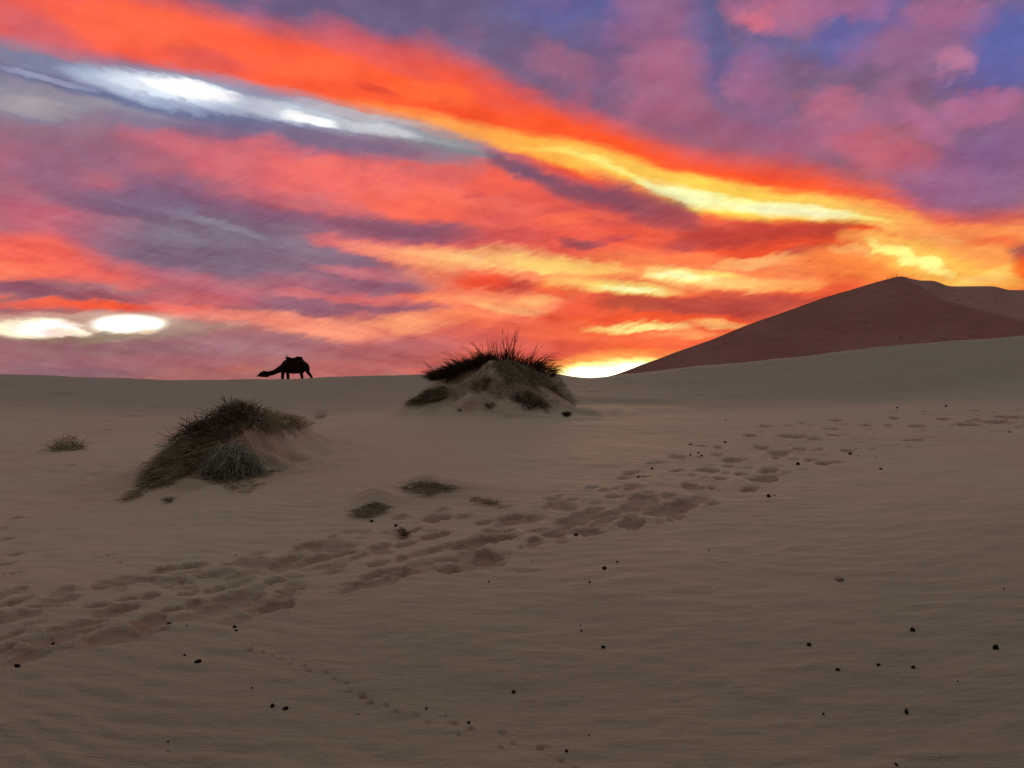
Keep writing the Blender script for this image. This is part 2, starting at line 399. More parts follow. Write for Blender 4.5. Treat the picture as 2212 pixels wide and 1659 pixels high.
# bright holes low on the left
stroke(-40, 690, 380, 684, 15, (226, 168, 150), .8, .3, 1)
stroke(-20, 706, 390, 702, 24, (206, 176, 158), .85, .4, 1)
stroke(40, 727, 240, 724, 10, (146, 120, 104), .8)
stroke(240, 722, 470, 712, 12, (152, 124, 114), .7)
stroke(340, 700, 520, 706, 11, (178, 138, 128), .6)
stroke(0, 706, 142, 706, 17, (255, 246, 208), 1, .5, 1, 1.2)
stroke(40, 704, 140, 706, 13, (255, 255, 245), 1, .5, 1, 1.3)
stroke(100, 712, 180, 716, 8, (255, 244, 214), .9, .4, 1, 1.1)
stroke(214, 701, 338, 699, 17, (255, 244, 220), 1, .5, 2, 1.1)
stroke(222, 701, 330, 699, 14, (255, 255, 248), 1, .6, 2, 1.3)
stroke(150, 722, 300, 722, 7, (150, 126, 108), .9)
stroke(270, 716, 340, 714, 3.5, (236, 206, 170), .7)
# right end above the big dune
for s in [(1700, 580, 1860, 560, 22, (255, 150, 84), .7), (1760, 560, 1900, 590, 26, (252, 130, 66), .8), (1860, 570, 2212, 590, 30, (255, 150, 66), .8), (1830, 520, 1960, 540, 16, (255, 176, 90), .9), (1900, 540, 2100, 590, 26, (255, 196, 90), .95), (2000, 580, 2212, 606, 26, (255, 190, 84), .95), (1870, 536, 1960, 552, 7, (255, 246, 140), .9),
          (1940, 554, 2070, 590, 9, (255, 252, 150), .9), (2040, 540, 2180, 560, 14, (255, 160, 84), .85), (2010, 506, 2212, 500, 14, (255, 150, 84), .85), (2080, 520, 2212, 520, 8, (250, 110, 66), .7), (2120, 600, 2160, 600, 14, (255, 200, 110), .8),
          (2192, 548, 2260, 546, 19, (146, 74, 80), .95), (2200, 570, 2260, 600, 20, (246, 96, 34), .9), (1990, 516, 2060, 512, 8, (255, 176, 100), .7), (1800, 545, 1870, 552, 7, (255, 190, 110), .7)]:
    stroke(*s)
# the sun's own glow in the gap between the dunes
stroke(1170, 800, 1480, 780, 30, (255, 170, 84), .95, .2, 1)
stroke(1215, 802, 1440, 788, 19, (255, 236, 136), 1, .4, 1, 1.3)
stroke(1232, 806, 1400, 796, 16, (255, 255, 214), 1, .5, 1, 1.9)
stroke(1255, 790, 1340, 786, 3.5, (255, 190, 110), .6, .3, 1)

# fibres: slight light and dark streaks in the cloud itself
n_fine = NOISE(flow(22, 1.3, 0.30), 1.0, 4.0, 0.65)
n_tx2 = NOISE(flow(-9, 9.0, 1.3), 1.0, 5.0, 0.62)
n_mid = NOISE(flow(14, 3.0, 1.7), 1.0, 5.0, 0.6)
LOWZ = SM(EL, 17.0, 9.0)
fib = M('MULTIPLY', M('SUBTRACT', M('ADD', n_tex.outputs[0], n_fine.outputs[0]), 1.0), M('MULTIPLY_ADD', LOWZ, 0.20, 0.10))
lay = M('MULTIPLY', M('SUBTRACT', n_tx2.outputs[0], 0.5), M('MULTIPLY_ADD', LOWZ, 0.85, 0.25))
bil = M('MULTIPLY', M('SUBTRACT', n_mid.outputs[0], 0.5), 0.55)
amt = M('MULTIPLY', M('ADD', M('ADD', fib, lay), bil), SM(M('ABSOLUTE', AZ), 60.0, 45.0, 0.0, 1.0))
tv = N('ShaderNodeCombineColor')
plug(tv.inputs[0], M('MULTIPLY_ADD', amt, 0.7, 1.0))
plug(tv.inputs[1], M('MULTIPLY_ADD', amt, 1.25, 1.0))
plug(tv.inputs[2], M('MULTIPLY_ADD', amt, 1.0, 1.0))
TINT = tv.outputs[0]

def shade(col):
    mu = N('ShaderNodeMix', data_type='RGBA', blend_type='MULTIPLY')
    mu.inputs[0].default_value = 1.0
    plug(mu.inputs[6], col)
    plug(mu.inputs[7], TINT)
    bg = N('ShaderNodeBackground')
    plug(bg.inputs['Color'], mu.outputs[2])
    return bg.outputs[0]

def either(coord, at, low, high):
    mx = N('ShaderNodeMixShader')
    plug(mx.inputs[0], M('GREATER_THAN', coord, at))
    plug(mx.inputs[1], low)
    plug(mx.inputs[2], high)
    return mx.outputs[0]

plain_sky = shade(cur)

def column(a0, a1, els):
    sh = plain_sky
    for i in range(len(els) - 2, -1, -1):
        c = sky_patch(a0, a1, els[i], els[i + 1])
        if a0 < -40 or a1 > 40:        # the drawn clouds thin out beyond the view
            m = N('ShaderNodeMix', data_type='RGBA')
            plug(m.inputs[0], SM(M('ABSOLUTE', AZ), 58.0, 38.0))
            plug(m.inputs[6], cur)
            plug(m.inputs[7], c)
            c = m.outputs[2]
        here = shade(c)
        sh = either(EL, els[i + 1], here, sh)
    return either(EL, -1.0, plain_sky, sh)

def fork(cols):
    if len(cols) == 1:
        return cols[0][2]
    h = len(cols) // 2
    return either(AZ, cols[h][0], fork(cols[:h]), fork(cols[h:]))

edges = [-60, -28, -20, -12, -4, 4, 12, 20, 28, 60]
ELS = [-1.0, 4.0, 8.0, 12.5, 18.0, 26.0, 44.0]
cols = [(a, b, column(a, b, ELS)) for a, b in zip(edges[:-1], edges[1:])]
full = fork([(-999, -60, plain_sky)] + cols + [(60, 999, plain_sky)])
wo = N('ShaderNodeOutputWorld')
plug(wo.inputs['Surface'], full)
world.cycles.sampling_method = 'MANUAL'
world.cycles.sample_map_resolution = 512

# last light of the sun, already behind the ridge
sun_d = bpy.data.lights.new("sun", 'SUN')
sun_d.energy = 0.35
sun_d.color = (1.0, 0.62, 0.36)
sun_d.angle = math.radians(14)
sun = bpy.data.objects.new("sun", sun_d)
COL.objects.link(sun)
sv = Vector((math.sin(math.radians(SUN_AZ)), math.cos(math.radians(SUN_AZ)), math.tan(math.radians(4.0))))
sun.rotation_euler = sv.to_track_quat('Z', 'Y').to_euler()
# ================================================================== helpers
rng = np.random.default_rng(7)
random.seed(7)

def tag(o, label=None, cat=None, group=None, kind=None):
    for k, v in (('label', label), ('category', cat), ('group', group), ('kind', kind)):
        if v:
            o[k] = v
    return o

def mesh_obj(name, verts, faces, mat=None, parent=None, smooth=True, loc=None):
    me = bpy.data.meshes.new(name)
    verts = np.asarray(verts, dtype=np.float32)
    if loc is not None:
        verts = verts - np.asarray(loc, dtype=np.float32)
    faces = np.asarray(faces, dtype=np.int32)
    k = faces.shape[1]
    me.vertices.add(len(verts))
    me.vertices.foreach_set('co', verts.ravel())
    me.loops.add(faces.size)
    me.loops.foreach_set('vertex_index', faces.ravel())
    me.polygons.add(len(faces))
    me.polygons.foreach_set('loop_start', np.arange(0, faces.size, k, dtype=np.int32))
    me.update(calc_edges=True)
    me.polygons.foreach_set('use_smooth', np.full(len(faces), smooth))
    if mat:
        me.materials.append(mat)
    o = bpy.data.objects.new(name, me)
    COL.objects.link(o)
    if loc is not None and parent is None:
        o.location = loc
    if parent is not None:
        o.parent = parent
        if loc is not None:
            o.location = loc
    return o

def empty(name, loc):
    o = bpy.data.objects.new(name, None)
    COL.objects.link(o)
    o.location = loc
    o.empty_display_size = 0.2
    return o

def _hash(ix, iy, seed):
    h = (ix.astype(np.int64) * 374761393 + iy.astype(np.int64) * 668265263 + seed * 974634777) & 0x7fffffff
    h = ((h ^ (h >> 13)) * 1274126177) & 0x7fffffff
    h = h ^ (h >> 16)
    return (h & 0xffff) / 65535.0 * 2 - 1

def vnoise(x, y, seed=0):
    ix, iy = np.floor(x), np.floor(y)
    fx, fy = x - ix, y - iy
    fx = fx * fx * fx * (fx * (fx * 6 - 15) + 10)
    fy = fy * fy * fy * (fy * (fy * 6 - 15) + 10)
    a, b = _hash(ix, iy, seed), _hash(ix + 1, iy, seed)
    c, d = _hash(ix, iy + 1, seed), _hash(ix + 1, iy + 1, seed)
    return (a * (1 - fx) + b * fx) * (1 - fy) + (c * (1 - fx) + d * fx) * fy

def fbm(x, y, octs=4, seed=0, gain=0.5):
    s, a = 0, 1
    for i in range(octs):
        s = s + a * vnoise(x * 2 ** i + 17.3 * i, y * 2 ** i - 9.1 * i, seed + i)
        a *= gain
    return s

def sstep(x, a, b):
    t = np.clip((x - a) / (b - a), 0, 1)
    return t * t * (3 - 2 * t)

# ================================================================== the lie of the land
CPX = np.array([-900, 0, 350, 555, 700, 930, 1050, 1180, 1240, 1268, 1298, 1324, 1352, 1422, 1516, 1612, 1728, 1947, 2212, 2900], float)
CPY = np.array([770, 806, 820.5, 818.3, 814, 808, 805, 805, 812.5, 816, 814.5, 810.5, 805.5, 799, 787, 779, 768, 743, 725, 690], float)
def cinterp(px, xs, ys):
    return np.interp(px, xs, ys)
def columns(px):
    """height profile nodes (distance, height) for a column of the view; distances differ per column"""
    ca = np.cos(np.arctan((px - 1106) / F))
    K = [-900, 0, 350, 700, 1050, 1300, 1500, 1800, 2212, 2900]
    rc = cinterp(px, K, [12, 13, 15, 18, 21, 23, 23, 23, 23.5, 24])
    zc = cinterp(px, K, [.5, .50, .585, .81, .91, .98, .90, .92, 1.04, 1.2])
    dip = cinterp(px, K, [.3, .25, .2, .12, .03, .02, 0.02, -.02, -.05, -.05])
    p33 = cinterp(px, K, [830, 848, 850, 842, 845, 844, 834, 806, 778, 750])
    pc = cinterp(px, CPX, CPY)
    z33 = EYE + (829.5 - p33) / F * 33 * ca
    z40 = EYE + (829.5 - pc) / F * 40 * ca
    z3 = cinterp(px, K, [.0, .0, 0, 0, 0, 0, 0, 0, 0, 0])
    rs = [0, 3.5, 5, 8, rc, rc + 3, 33, 38.5, 40, 41.2, 44, 50, 60, 85, 140, 4000]
    zs = [0, z3, z3 + .19, .42 * zc + .12, zc, zc - dip, z33, z40 - .13 * (z40 - z33) / 1.0, z40, z40 - .14, z40 - .95, z40 - 2.2, z40 * .3 - 1.6, -2.2, -3.5, -3.5]
    return rs, zs

NA, NR = 900, 700
AZG = np.linspace(-math.radians(50), math.radians(50), NA)
LRG = np.linspace(math.log(0.5), math.log(4000), NR)
_tab = np.zeros((NA, NR))
for i, a in enumerate(AZG):
    px = 1106 + F * math.tan(a)
    rs, zs = columns(px)
    _tab[i] = np.interp(np.exp(LRG), rs, zs)
def gsmooth(t, s, axis):
    n = int(3 * s) + 1
    k = np.exp(-0.5 * (np.arange(-n, n + 1) / s) ** 2)
    k /= k.sum()
    pad = [(0, 0), (0, 0)]
    pad[axis] = (n, n)
    return np.apply_along_axis(lambda v: np.convolve(v, k, 'valid'), axis, np.pad(t, pad, mode='edge'))
_near = gsmooth(_tab, 5.0, 1)
_fine = gsmooth(_tab, 1.1, 1)
_w = sstep(np.exp(LRG), 31, 37)[None, :]
_tab = gsmooth(_near * (1 - _w) + _fine * _w, 3.0, 0)
_mean = _tab.mean(axis=0)

def base_z(x, y):
    r = np.maximum(np.hypot(x, y), 0.5)
    a = np.arctan2(x, y)
    u = np.clip((a - AZG[0]) / (AZG[1] - AZG[0]), 0, NA - 1.001)
    v = np.clip((np.log(r) - LRG[0]) / (LRG[1] - LRG[0]), 0, NR - 1.001)
    i, j = u.astype(int), v.astype(int)
    fu, fv = u - i, v - j
    z = (_tab[i, j] * (1 - fu) + _tab[i + 1, j] * fu) * (1 - fv) + (_tab[i, j + 1] * (1 - fu) + _tab[i + 1, j + 1] * fu) * fv
    behind = sstep(np.abs(a), math.radians(50), math.radians(110))
    zb = 0.5 * np.sin(x * .11 + 1) * sstep(r, 6, 25) - 2.5 * sstep(r, 20, 90)
    return z * (1 - behind) + zb * behind

def at(px, py, Y):
    return np.array([(px - 1106) / F * Y, Y, EYE + (829.5 - py) / F * Y])

# sand piled up round plants: (px, Y, height, sigma across, sigma along)
HUMPS = [(945, 19.8, .40, .45, .75), (1000, 19.9, .55, .45, .75), (1050, 19.9, .65, .45, .8), (1100, 20.0, .70, .45, .8), (1150, 20.0, .60, .42, .75), (1190, 19.8, .38, .36, .6), (1085, 19.0, .20, .8, .6), (912, 19.3, .24, .45, .6), (1205, 18.6, .14, .3, .35), (1140, 18.7, .18, .4, .3),
         (545, 11.0, .46, .34, .5), (480, 10.4, .36, .30, .42), (410, 9.9, .26, .28, .38), (345, 9.4, .14, .24, .32), (285, 9.0, .05, .2, .3), (628, 11.9, .30, .32, .4), (690, 12.6, .16, .34, .5),
         (812, 7.7, .13, .15, .18), (925, 8.5, .12, .22, .2), (1010, 8.25, .06, .3, .2), (155, 13.4, .12, .4, .5), (872, 7.15, .025, .07, .08)]
def humps(x, y):
    z = np.zeros_like(x)
    for px, Y, h, sx_, sy_ in HUMPS:
        cx = (px - 1106) / F * Y
        z = z + h * np.exp(-0.5 * (((x - cx) / sx_) ** 2 + ((y - Y) / sy_) ** 2))
    # low lip of sand in front of the gap
    ax, ay, bx, by = (1195 - 1106) / F * 27.5, 27.5, (1400 - 1106) / F * 25.5, 25.5
    t = np.clip(((x - ax) * (bx - ax) + (y - ay) * (by - ay)) / ((bx - ax) ** 2 + (by - ay) ** 2), 0, 1)
    d = np.hypot(x - ax - t * (bx - ax), y - ay - t * (by - ay))
    z = z + .16 * np.exp(-0.5 * (d / .8) ** 2)
    return z

def smooth_z(x, y):
    x = np.asarray(x, float)
    y = np.asarray(y, float)
    return base_z(x, y) + humps(x, y)

_R = np.exp(np.linspace(math.log(2.5), math.log(60), 4000))
def hit(px, py, fn=smooth_z):
    """first point of the ground seen in this direction"""
    dx, dz = (px - 1106) / F, (829.5 - py) / F
    Y = _R / math.hypot(1, dx)
    g = fn(dx * Y, Y)
    k = np.nonzero(EYE + dz * Y <= g)[0]
    k = k[0] if len(k) else len(_R) - 1
    return np.array([dx * Y[k], Y[k], g[k]])

# ------------------------------------------------------------------ trodden hollows, read off the sand
def sc(lst, k, ox, oy):
    return [((ox + x / k) * .576, (oy + y / k) * .576, w / k * .576, h / k * .576) for x, y, w, h in lst]
PITS = sc([(725, 555, 200, 70), (1010, 510, 150, 50), (1205, 530, 160, 70), (1415, 475, 190, 60), (1130, 425, 150, 30), (1310, 405, 130, 25), (660, 690, 200, 50), (830, 715, 230, 90),
           (1040, 620, 180, 60), (1190, 715, 150, 60), (1340, 665, 140, 40), (870, 640, 200, 40), (1020, 800, 230, 120), (550, 830, 320, 50), (320, 935, 250, 70), (220, 1020, 260, 70),
           (60, 890, 150, 90), (30, 980, 120, 80), (780, 935, 170, 40), (950, 870, 150, 40), (120, 650, 160, 50), (100, 330, 140, 30), (60, 400, 120, 30), (110, 465, 150, 40), (150, 575, 100, 20),
           (300, 690, 280, 60), (480, 630, 250, 50), (640, 860, 150, 50), (1640, 620, 350, 80), (1900, 690, 330, 110), (1970, 390, 230, 100), (1900, 520, 200, 60), (2000, 580, 200, 60),
           (110, 90, 90, 18), (30, 160, 60, 20), (40, 225, 90, 24), (760, 340, 100, 22), (820, 390, 50, 20), (160, 760, 200, 40), (1500, 560, 200, 60), (1300, 600, 160, 40), (400, 860, 160, 40), (1120, 860, 100, 36)], 1.843, 0, 1900)
PITS += sc([(280, 265, 230, 50), (460, 200, 90, 30), (470, 285, 150, 30), (540, 315, 150, 50), (350, 360, 150, 60), (150, 385, 200, 80), (780, 270, 150, 60), (1185, 290, 170, 60), (930, 370, 130, 50),
            (760, 395, 200, 50), (750, 475, 250, 80), (560, 540, 180, 35), (1000, 455, 200, 60), (1300, 450, 220, 60), (1520, 345, 330, 90), (1220, 380, 250, 30), (1450, 250, 300, 90), (1620, 220, 250, 60),
            (1850, 230, 110, 30), (1520, 155, 100, 25), (1680, 160, 100, 25), (1160, 190, 200, 60), (1030, 150, 100, 40), (1700, 65, 250, 60), (1500, 95, 180, 30), (1170, 75, 230, 60), (1890, 155, 180, 30),
            (2020, 180, 100, 30), (2160, 90, 150, 60), (450, 440, 200, 50), (640, 340, 120, 60), (960, 250, 160, 40)], 1.843, 1000, 1900)
PITS += sc([(800, 430, 200, 35), (740, 480, 120, 25), (850, 385, 150, 35), (580, 430, 90, 40), (530, 475, 60, 30), (510, 385, 140, 35), (640, 330, 130, 40), (690, 400, 90, 40), (900, 280, 180, 50),
            (970, 200, 180, 70), (740, 195, 90, 40), (830, 150, 90, 14), (1110, 258, 70, 22), (1080, 215, 100, 20), (1190, 195, 90, 25), (1075, 318, 120, 22), (1130, 340, 110, 20), (1180, 150, 120, 40),
            (1010, 120, 60, 20), (400, 465, 130, 40), (300, 515, 110, 40), (390, 560, 190, 70), (130, 530, 150, 50), (100, 470, 110, 30), (70, 605, 130, 25), (220, 605, 60, 20), (90, 660, 160, 60),
            (370, 380, 50, 30), (560, 295, 100, 20), (1480, 130, 70, 20), (1920, 130, 130, 40), (2050, 115, 200, 30), (2130, 98, 150, 26), (1670, 60, 50, 16), (1640, 140, 120, 18), (1200, 105, 90, 16),
            (1520, 95, 90, 14), (1360, 130, 80, 18), (1780, 100, 90, 18), (1260, 270, 90, 14), (480, 245, 90, 14), (800, 250, 120, 24), (560, 250, 80, 14), (1010, 255, 120, 28)], 1.436, 2300, 1500)
PITS += sc([(430, 95, 220, 70), (820, 135, 250, 90), (430, 205, 300, 80), (770, 45, 250, 40), (1260, 15, 200, 40), (1000, 45, 90, 30), (60, 190, 160, 35)], 2.212, 2000, 1900)
# faint scuffs on the slope behind
SCUFF = sc([(270, 320, 200, 60), (230, 390, 180, 60), (690, 240, 240, 60), (1550, 380, 120, 40), (1560, 500, 300, 60), (1270, 570, 120, 40), (1240, 670, 180, 80), (1700, 290, 100, 30),
            (280, 850, 100, 40), (80, 950, 160, 50), (430, 1110, 160, 36), (790, 1095, 200, 36), (1820, 400, 180, 30)], 3.16, 0, 1400)
SCUFF += [(1225, 858, 60, 6), (1290, 846, 46, 5), (1690, 886, 26, 4), (1940, 862, 30, 5), (630, 1262, 60, 8), (1130, 1230, 80, 10)]
# the small animal's trail across the foreground
TRAIL = [(539, 1406, 20, 9), (567, 1411, 17, 5), (586, 1418, 18, 6), (607, 1425, 16, 5), (627, 1435, 13, 5), (656, 1441, 17, 7), (665, 1452, 20, 7), (704, 1457, 15, 5), (722, 1468, 17, 6), (748, 1476, 16, 5),
         (750, 1492, 22, 7), (781, 1501, 28, 9), (798, 1514, 24, 9), (834, 1521, 18, 8), (856, 1536, 22, 8), (899, 1544, 26, 8), (925, 1559, 22, 7), (963, 1544, 14, 5), (981, 1562, 34, 9), (1017, 1577, 24, 11),
         (989, 1588, 24, 8), (1085, 1584, 32, 11), (1108, 1606, 26, 8), (1082, 1615, 24, 7), (1168, 1619, 34, 11), (1212, 1644, 26, 9), (1245, 1662, 24, 9)]

def pit_params():
    out = []
    for kind, lst in (('p', PITS), ('s', SCUFF), ('t', TRAIL)):
        for px, py, w, h in lst:
            c = hit(px, py)
            f, b = hit(px, py + h * .5), hit(px, py - h * .5)
            a = w * .5 / F * c[1]
            L = (b[1] - f[1]) * .5
            if kind == 'p':
                L = min(max(L, a * .55), a * 1.5)
                dep = min(max(.25 * min(a, L), .018), .055)
                sh = random.uniform(.15, .8)
            elif kind == 's':
                L = min(max(L, a * .5), a * 1.4)
                dep = .09 * min(a, L)
                sh = 0
            else:
                a *= .95
                L = min(max(L, a * .6), a * 1.1)
                dep = .7 * min(a, L)
                sh = random.uniform(-.3, .1)
            out.append((c[0], c[1], a, L, dep, sh, kind))
    return out
PP = pit_params()
# more trampling inside the band, between the ones picked out
def band_edges(px):
    lo = np.interp(px, [0, 130, 330, 560, 640, 830, 1050, 1280, 1420, 1600, 1700, 1850, 2212], [1440, 1420, 1385, 1335, 1300, 1270, 1225, 1160, 1130, 1075, 1030, 985, 925])
    up = np.interp(px, [0, 370, 620, 750, 1100, 1350, 1600, 1700, 1900, 2212], [1285, 1230, 1180, 1130, 1075, 1020, 940, 905, 890, 880])
    return up, lo
for _ in range(240):
    px = random.uniform(-60, 2250)
    up, lo = band_edges(px)
    py = random.uniform(up, lo)
    c = hit(px, py)
    a = random.uniform(.06, .14)
    L = a * random.uniform(.6, 1.2)
    PP.append((c[0], c[1], a, L, a * random.uniform(.10, .22), random.uniform(0, .9), 'r'))

for _ in range(60):
    px = random.uniform(1150, 2230)
    up, lo = band_edges(px)
    py = random.uniform(up, lo)
    c = hit(px, py)
    a = random.uniform(.08, .15)
    L = a * random.uniform(.9, 1.6)
    PP.append((c[0], c[1], a, L, a * random.uniform(.12, .2), random.uniform(.1, .9), 'q'))

def pits(x, y):
    z = np.zeros_like(x)
    m = np.zeros_like(x)
    for (cx, cy, a, L, dep, sh, kind) in PP:
        R = max(a, L) * 2.0
        k = np.nonzero((np.abs(x - cx) < R) & (np.abs(y - cy) < R))[0]
        if not len(k):
            continue
        X, Yy = x[k] - cx, y[k] - cy
        u = X / a
        v = (Yy - sh * X * L / a) / L
        w = .27 * fbm(X / a * 1.3 + cx * 3, Yy / L * 1.3 + cy * 5, 4, 3, .55)
        d = (np.abs(u) ** 1.45 + np.abs(v) ** 1.45) ** (1 / 1.45) + w
        ins = 1 - sstep(d, .35, 1.08)
        z[k] = np.minimum(z[k], 0) * (1 - .6 * ins) + np.maximum(z[k], 0) * (1 - ins) - dep * ins + dep * .30 * np.exp(-((d - 1.3) / .25) ** 2) * (.4 + .6 * sstep(v, -1, 1))
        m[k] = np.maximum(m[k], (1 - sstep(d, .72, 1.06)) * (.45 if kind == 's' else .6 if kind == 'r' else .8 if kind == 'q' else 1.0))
    return z, m

def relief(x, y):
    r = np.hypot(x, y)
    n = .035 * fbm(x * .45, y * .45, 3, 11) * sstep(r, 3, 14)
    n = n + .010 * fbm(x * 1.6, y * 1.9, 3, 21)
    # wind ripples, broken up, lying across the view
    wv = fbm(x * .7, y * .7, 2, 31)
    rip = np.sin((y * 1.0 + x * .12 + wv * .35) * 2 * PI / .17)
    n = n + .0032 * rip * sstep(fbm(x * .5, y * .5, 2, 41), -.3, .5) * (1 - sstep(r, 9, 16))
    n = n + .0055 * fbm(x * 4, y * 11, 4, 51) * (1 - sstep(r, 12, 25))
    return n

def mound_rough(x, y):
    w = np.exp(-0.5 * (((x + .1) / 1.6) ** 2 + ((y - 19.6) / 1.4) ** 2))
    w2 = np.exp(-0.5 * (((x + 3.9) / 1.0) ** 2 + ((y - 10.6) / 1.1) ** 2))
    return w * .15 * fbm(x * 2.0, y * 2.0, 4, 61) + w2 * .08 * fbm(x * 3.0, y * 3.0, 4, 63)

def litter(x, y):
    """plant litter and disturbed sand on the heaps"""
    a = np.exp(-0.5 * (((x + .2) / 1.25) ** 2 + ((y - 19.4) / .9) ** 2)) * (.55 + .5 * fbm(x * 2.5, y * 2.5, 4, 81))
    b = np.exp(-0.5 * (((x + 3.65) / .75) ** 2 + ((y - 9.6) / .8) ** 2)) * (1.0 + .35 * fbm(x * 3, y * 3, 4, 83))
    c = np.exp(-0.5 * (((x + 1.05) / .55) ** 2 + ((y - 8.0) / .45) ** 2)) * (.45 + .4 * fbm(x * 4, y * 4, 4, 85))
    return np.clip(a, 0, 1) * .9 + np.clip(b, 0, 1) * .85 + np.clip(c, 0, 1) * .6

def ground_z(x, y):
    x = np.atleast_1d(np.asarray(x, float))
    y = np.atleast_1d(np.asarray(y, float))
    return smooth_z(x, y) + relief(x, y) + mound_rough(x, y) + pits(x.ravel(), y.ravel())[0].reshape(x.shape)

# ================================================================== materials
def new_mat(name):
    global NT
    m = bpy.data.materials.new(name)
    m.use_nodes = True
    NT = m.node_tree
    NT.nodes.clear()
    out = N('ShaderNodeOutputMaterial')
    return m, out

def mixrgb(a, b, f):
    n = N('ShaderNodeMix', data_type='RGBA')
    plug(n.inputs[0], f)
    for i, v in ((6, a), (7, b)):
        plug(n.inputs[i], (*v, 1.0) if isinstance(v, tuple) and len(v) == 3 else v)
    return n.outputs[2]

def mapped(coord, scale, rot=0):
    m = N('ShaderNodeMapping')
    plug(m.inputs['Vector'], coord)
    m.inputs['Scale'].default_value = scale
    m.inputs['Rotation'].default_value = (0, 0, rot)
    return m.outputs[0]

SAND = (0.40, 0.285, 0.205)
def sand_mat():
    m, out = new_mat("sand")
    g = N('ShaderNodeNewGeometry').outputs['Position']
    pr = N('ShaderNodeBsdfPrincipled')
    warm, olive, grey = (0.505, 0.332, 0.250), (0.440, 0.358, 0.245), (0.465, 0.354, 0.255)
    n1 = NOISE(mapped(g, (.55, .22, 1)), 1.0, 4, .55)
    n2 = NOISE(mapped(g, (1.7, 1.1, 1)), 1.0, 3, .6)
    n3 = NOISE(mapped(g, (.16, .12, 1)), 1.0, 2, .5)
    c = mixrgb(grey, warm, SM(n1.outputs[0], .38, .60))
    c = mixrgb(c, olive, M('MULTIPLY', SM(n2.outputs[0], .52, .70), .5))
    c = mixrgb(c, warm, M('MULTIPLY', SM(n3.outputs[0], .48, .62), .5))
    at_ = N('ShaderNodeAttribute', attribute_name='trodden')
    # shading put into the colour: darker low foreground, darker back slopes of greyer sand
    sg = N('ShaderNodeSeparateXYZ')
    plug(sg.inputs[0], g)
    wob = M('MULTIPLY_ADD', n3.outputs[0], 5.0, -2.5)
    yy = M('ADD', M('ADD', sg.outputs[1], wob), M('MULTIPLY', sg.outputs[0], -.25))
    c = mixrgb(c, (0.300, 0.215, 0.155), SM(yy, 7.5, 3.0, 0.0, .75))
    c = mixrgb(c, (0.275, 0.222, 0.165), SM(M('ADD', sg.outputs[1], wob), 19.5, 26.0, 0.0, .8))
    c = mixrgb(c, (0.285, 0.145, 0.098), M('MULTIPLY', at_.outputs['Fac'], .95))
    sp = NOISE(mapped(g, (90, 90, 90)), 1.0, 3, .7)
    v = M('MULTIPLY_ADD', sp.outputs[0], .5, .75)
    hs = N('ShaderNodeMix', data_type='RGBA', blend_type='MULTIPLY')
    hs.inputs[0].default_value = 1
    plug(hs.inputs[6], c)
    plug(hs.inputs[7], v)
    plug(pr.inputs['Base Color'], hs.outputs[2])
    pr.inputs['Roughness'].default_value = .72
    pr.inputs['Specular IOR Level'].default_value = .42
    b1 = NOISE(mapped(g, (5, 16, 8)), 1.0, 4, .6)
    b2 = NOISE(mapped(g, (60, 80, 60)), 1.0, 4, .7)
    h = M('ADD', M('MULTIPLY', b1.outputs[0], .022), M('MULTIPLY', b2.outputs[0], .006))
    bp = N('ShaderNodeBump')
    bp.inputs['Strength'].default_value = .9
    bp.inputs['Distance'].default_value = 1.0
    plug(bp.inputs['Height'], h)
    plug(pr.inputs['Normal'], bp.outputs[0])
    plug(out.inputs['Surface'], pr.outputs[0])
    return m

def dune_mat():
    m, out = new_mat("dune_sand")
    g = N('ShaderNodeNewGeometry').outputs['Position']
    pr = N('ShaderNodeBsdfPrincipled')
    n1 = NOISE(mapped(g, (.02, .012, .03)), 1.0, 4, .6)
    n2 = NOISE(mapped(g, (.12, .08, .2)), 1.0, 5, .65)
    c = mixrgb((0.335, 0.135, 0.120), (0.38, 0.165, 0.14), SM(n1.outputs[0], .4, .65))
    c = mixrgb(c, (0.30, 0.12, 0.105), M('MULTIPLY', SM(n2.outputs[0], .5, .7), .5))
    lit = N('ShaderNodeAttribute', attribute_name='shelf_light')
    c = mixrgb(c, (0.42, 0.215, 0.18), M('MULTIPLY', lit.outputs['Fac'], .75))  # paints the upward-facing shelf paler, as if catching more skylight
    plug(pr.inputs['Base Color'], c)
    pr.inputs['Roughness'].default_value = .95
    pr.inputs['Specular IOR Level'].default_value = .1
    bp = N('ShaderNodeBump')
    bp.inputs['Strength'].default_value = .6
    bp.inputs['Distance'].default_value = 1.0
    plug(bp.inputs['Height'], M('MULTIPLY', n2.outputs[0], 3.0))
    plug(pr.inputs['Normal'], bp.outputs[0])
    plug(out.inputs['Surface'], pr.outputs[0])
    return m

def plant_mat(name, c1, c2, c3, through=.25):
    m, out = new_mat(name)
    g = N('ShaderNodeNewGeometry').outputs['Position']
    n1 = NOISE(mapped(g, (6, 6, 6)), 1.0, 3, .6)
    n2 = NOISE(mapped(g, (45, 45, 9)), 1.0, 2, .6)
    c = mixrgb(c1, c2, SM(n1.outputs[0], .38, .62))
    c = mixrgb(c, c3, M('MULTIPLY', SM(n2.outputs[0], .52, .72), .8))
    pr = N('ShaderNodeBsdfPrincipled')
    plug(pr.inputs['Base Color'], c)
    pr.inputs['Roughness'].default_value = .7
    pr.inputs['Specular IOR Level'].default_value = .25
    tr = N('ShaderNodeBsdfTranslucent')
    plug(tr.inputs['Color'], c)
    ms = N('ShaderNodeMixShader')
    ms.inputs[0].default_value = through
    plug(ms.inputs[1], pr.outputs[0])
    plug(ms.inputs[2], tr.outputs[0])
    plug(out.inputs['Surface'], ms.outputs[0])
    return m

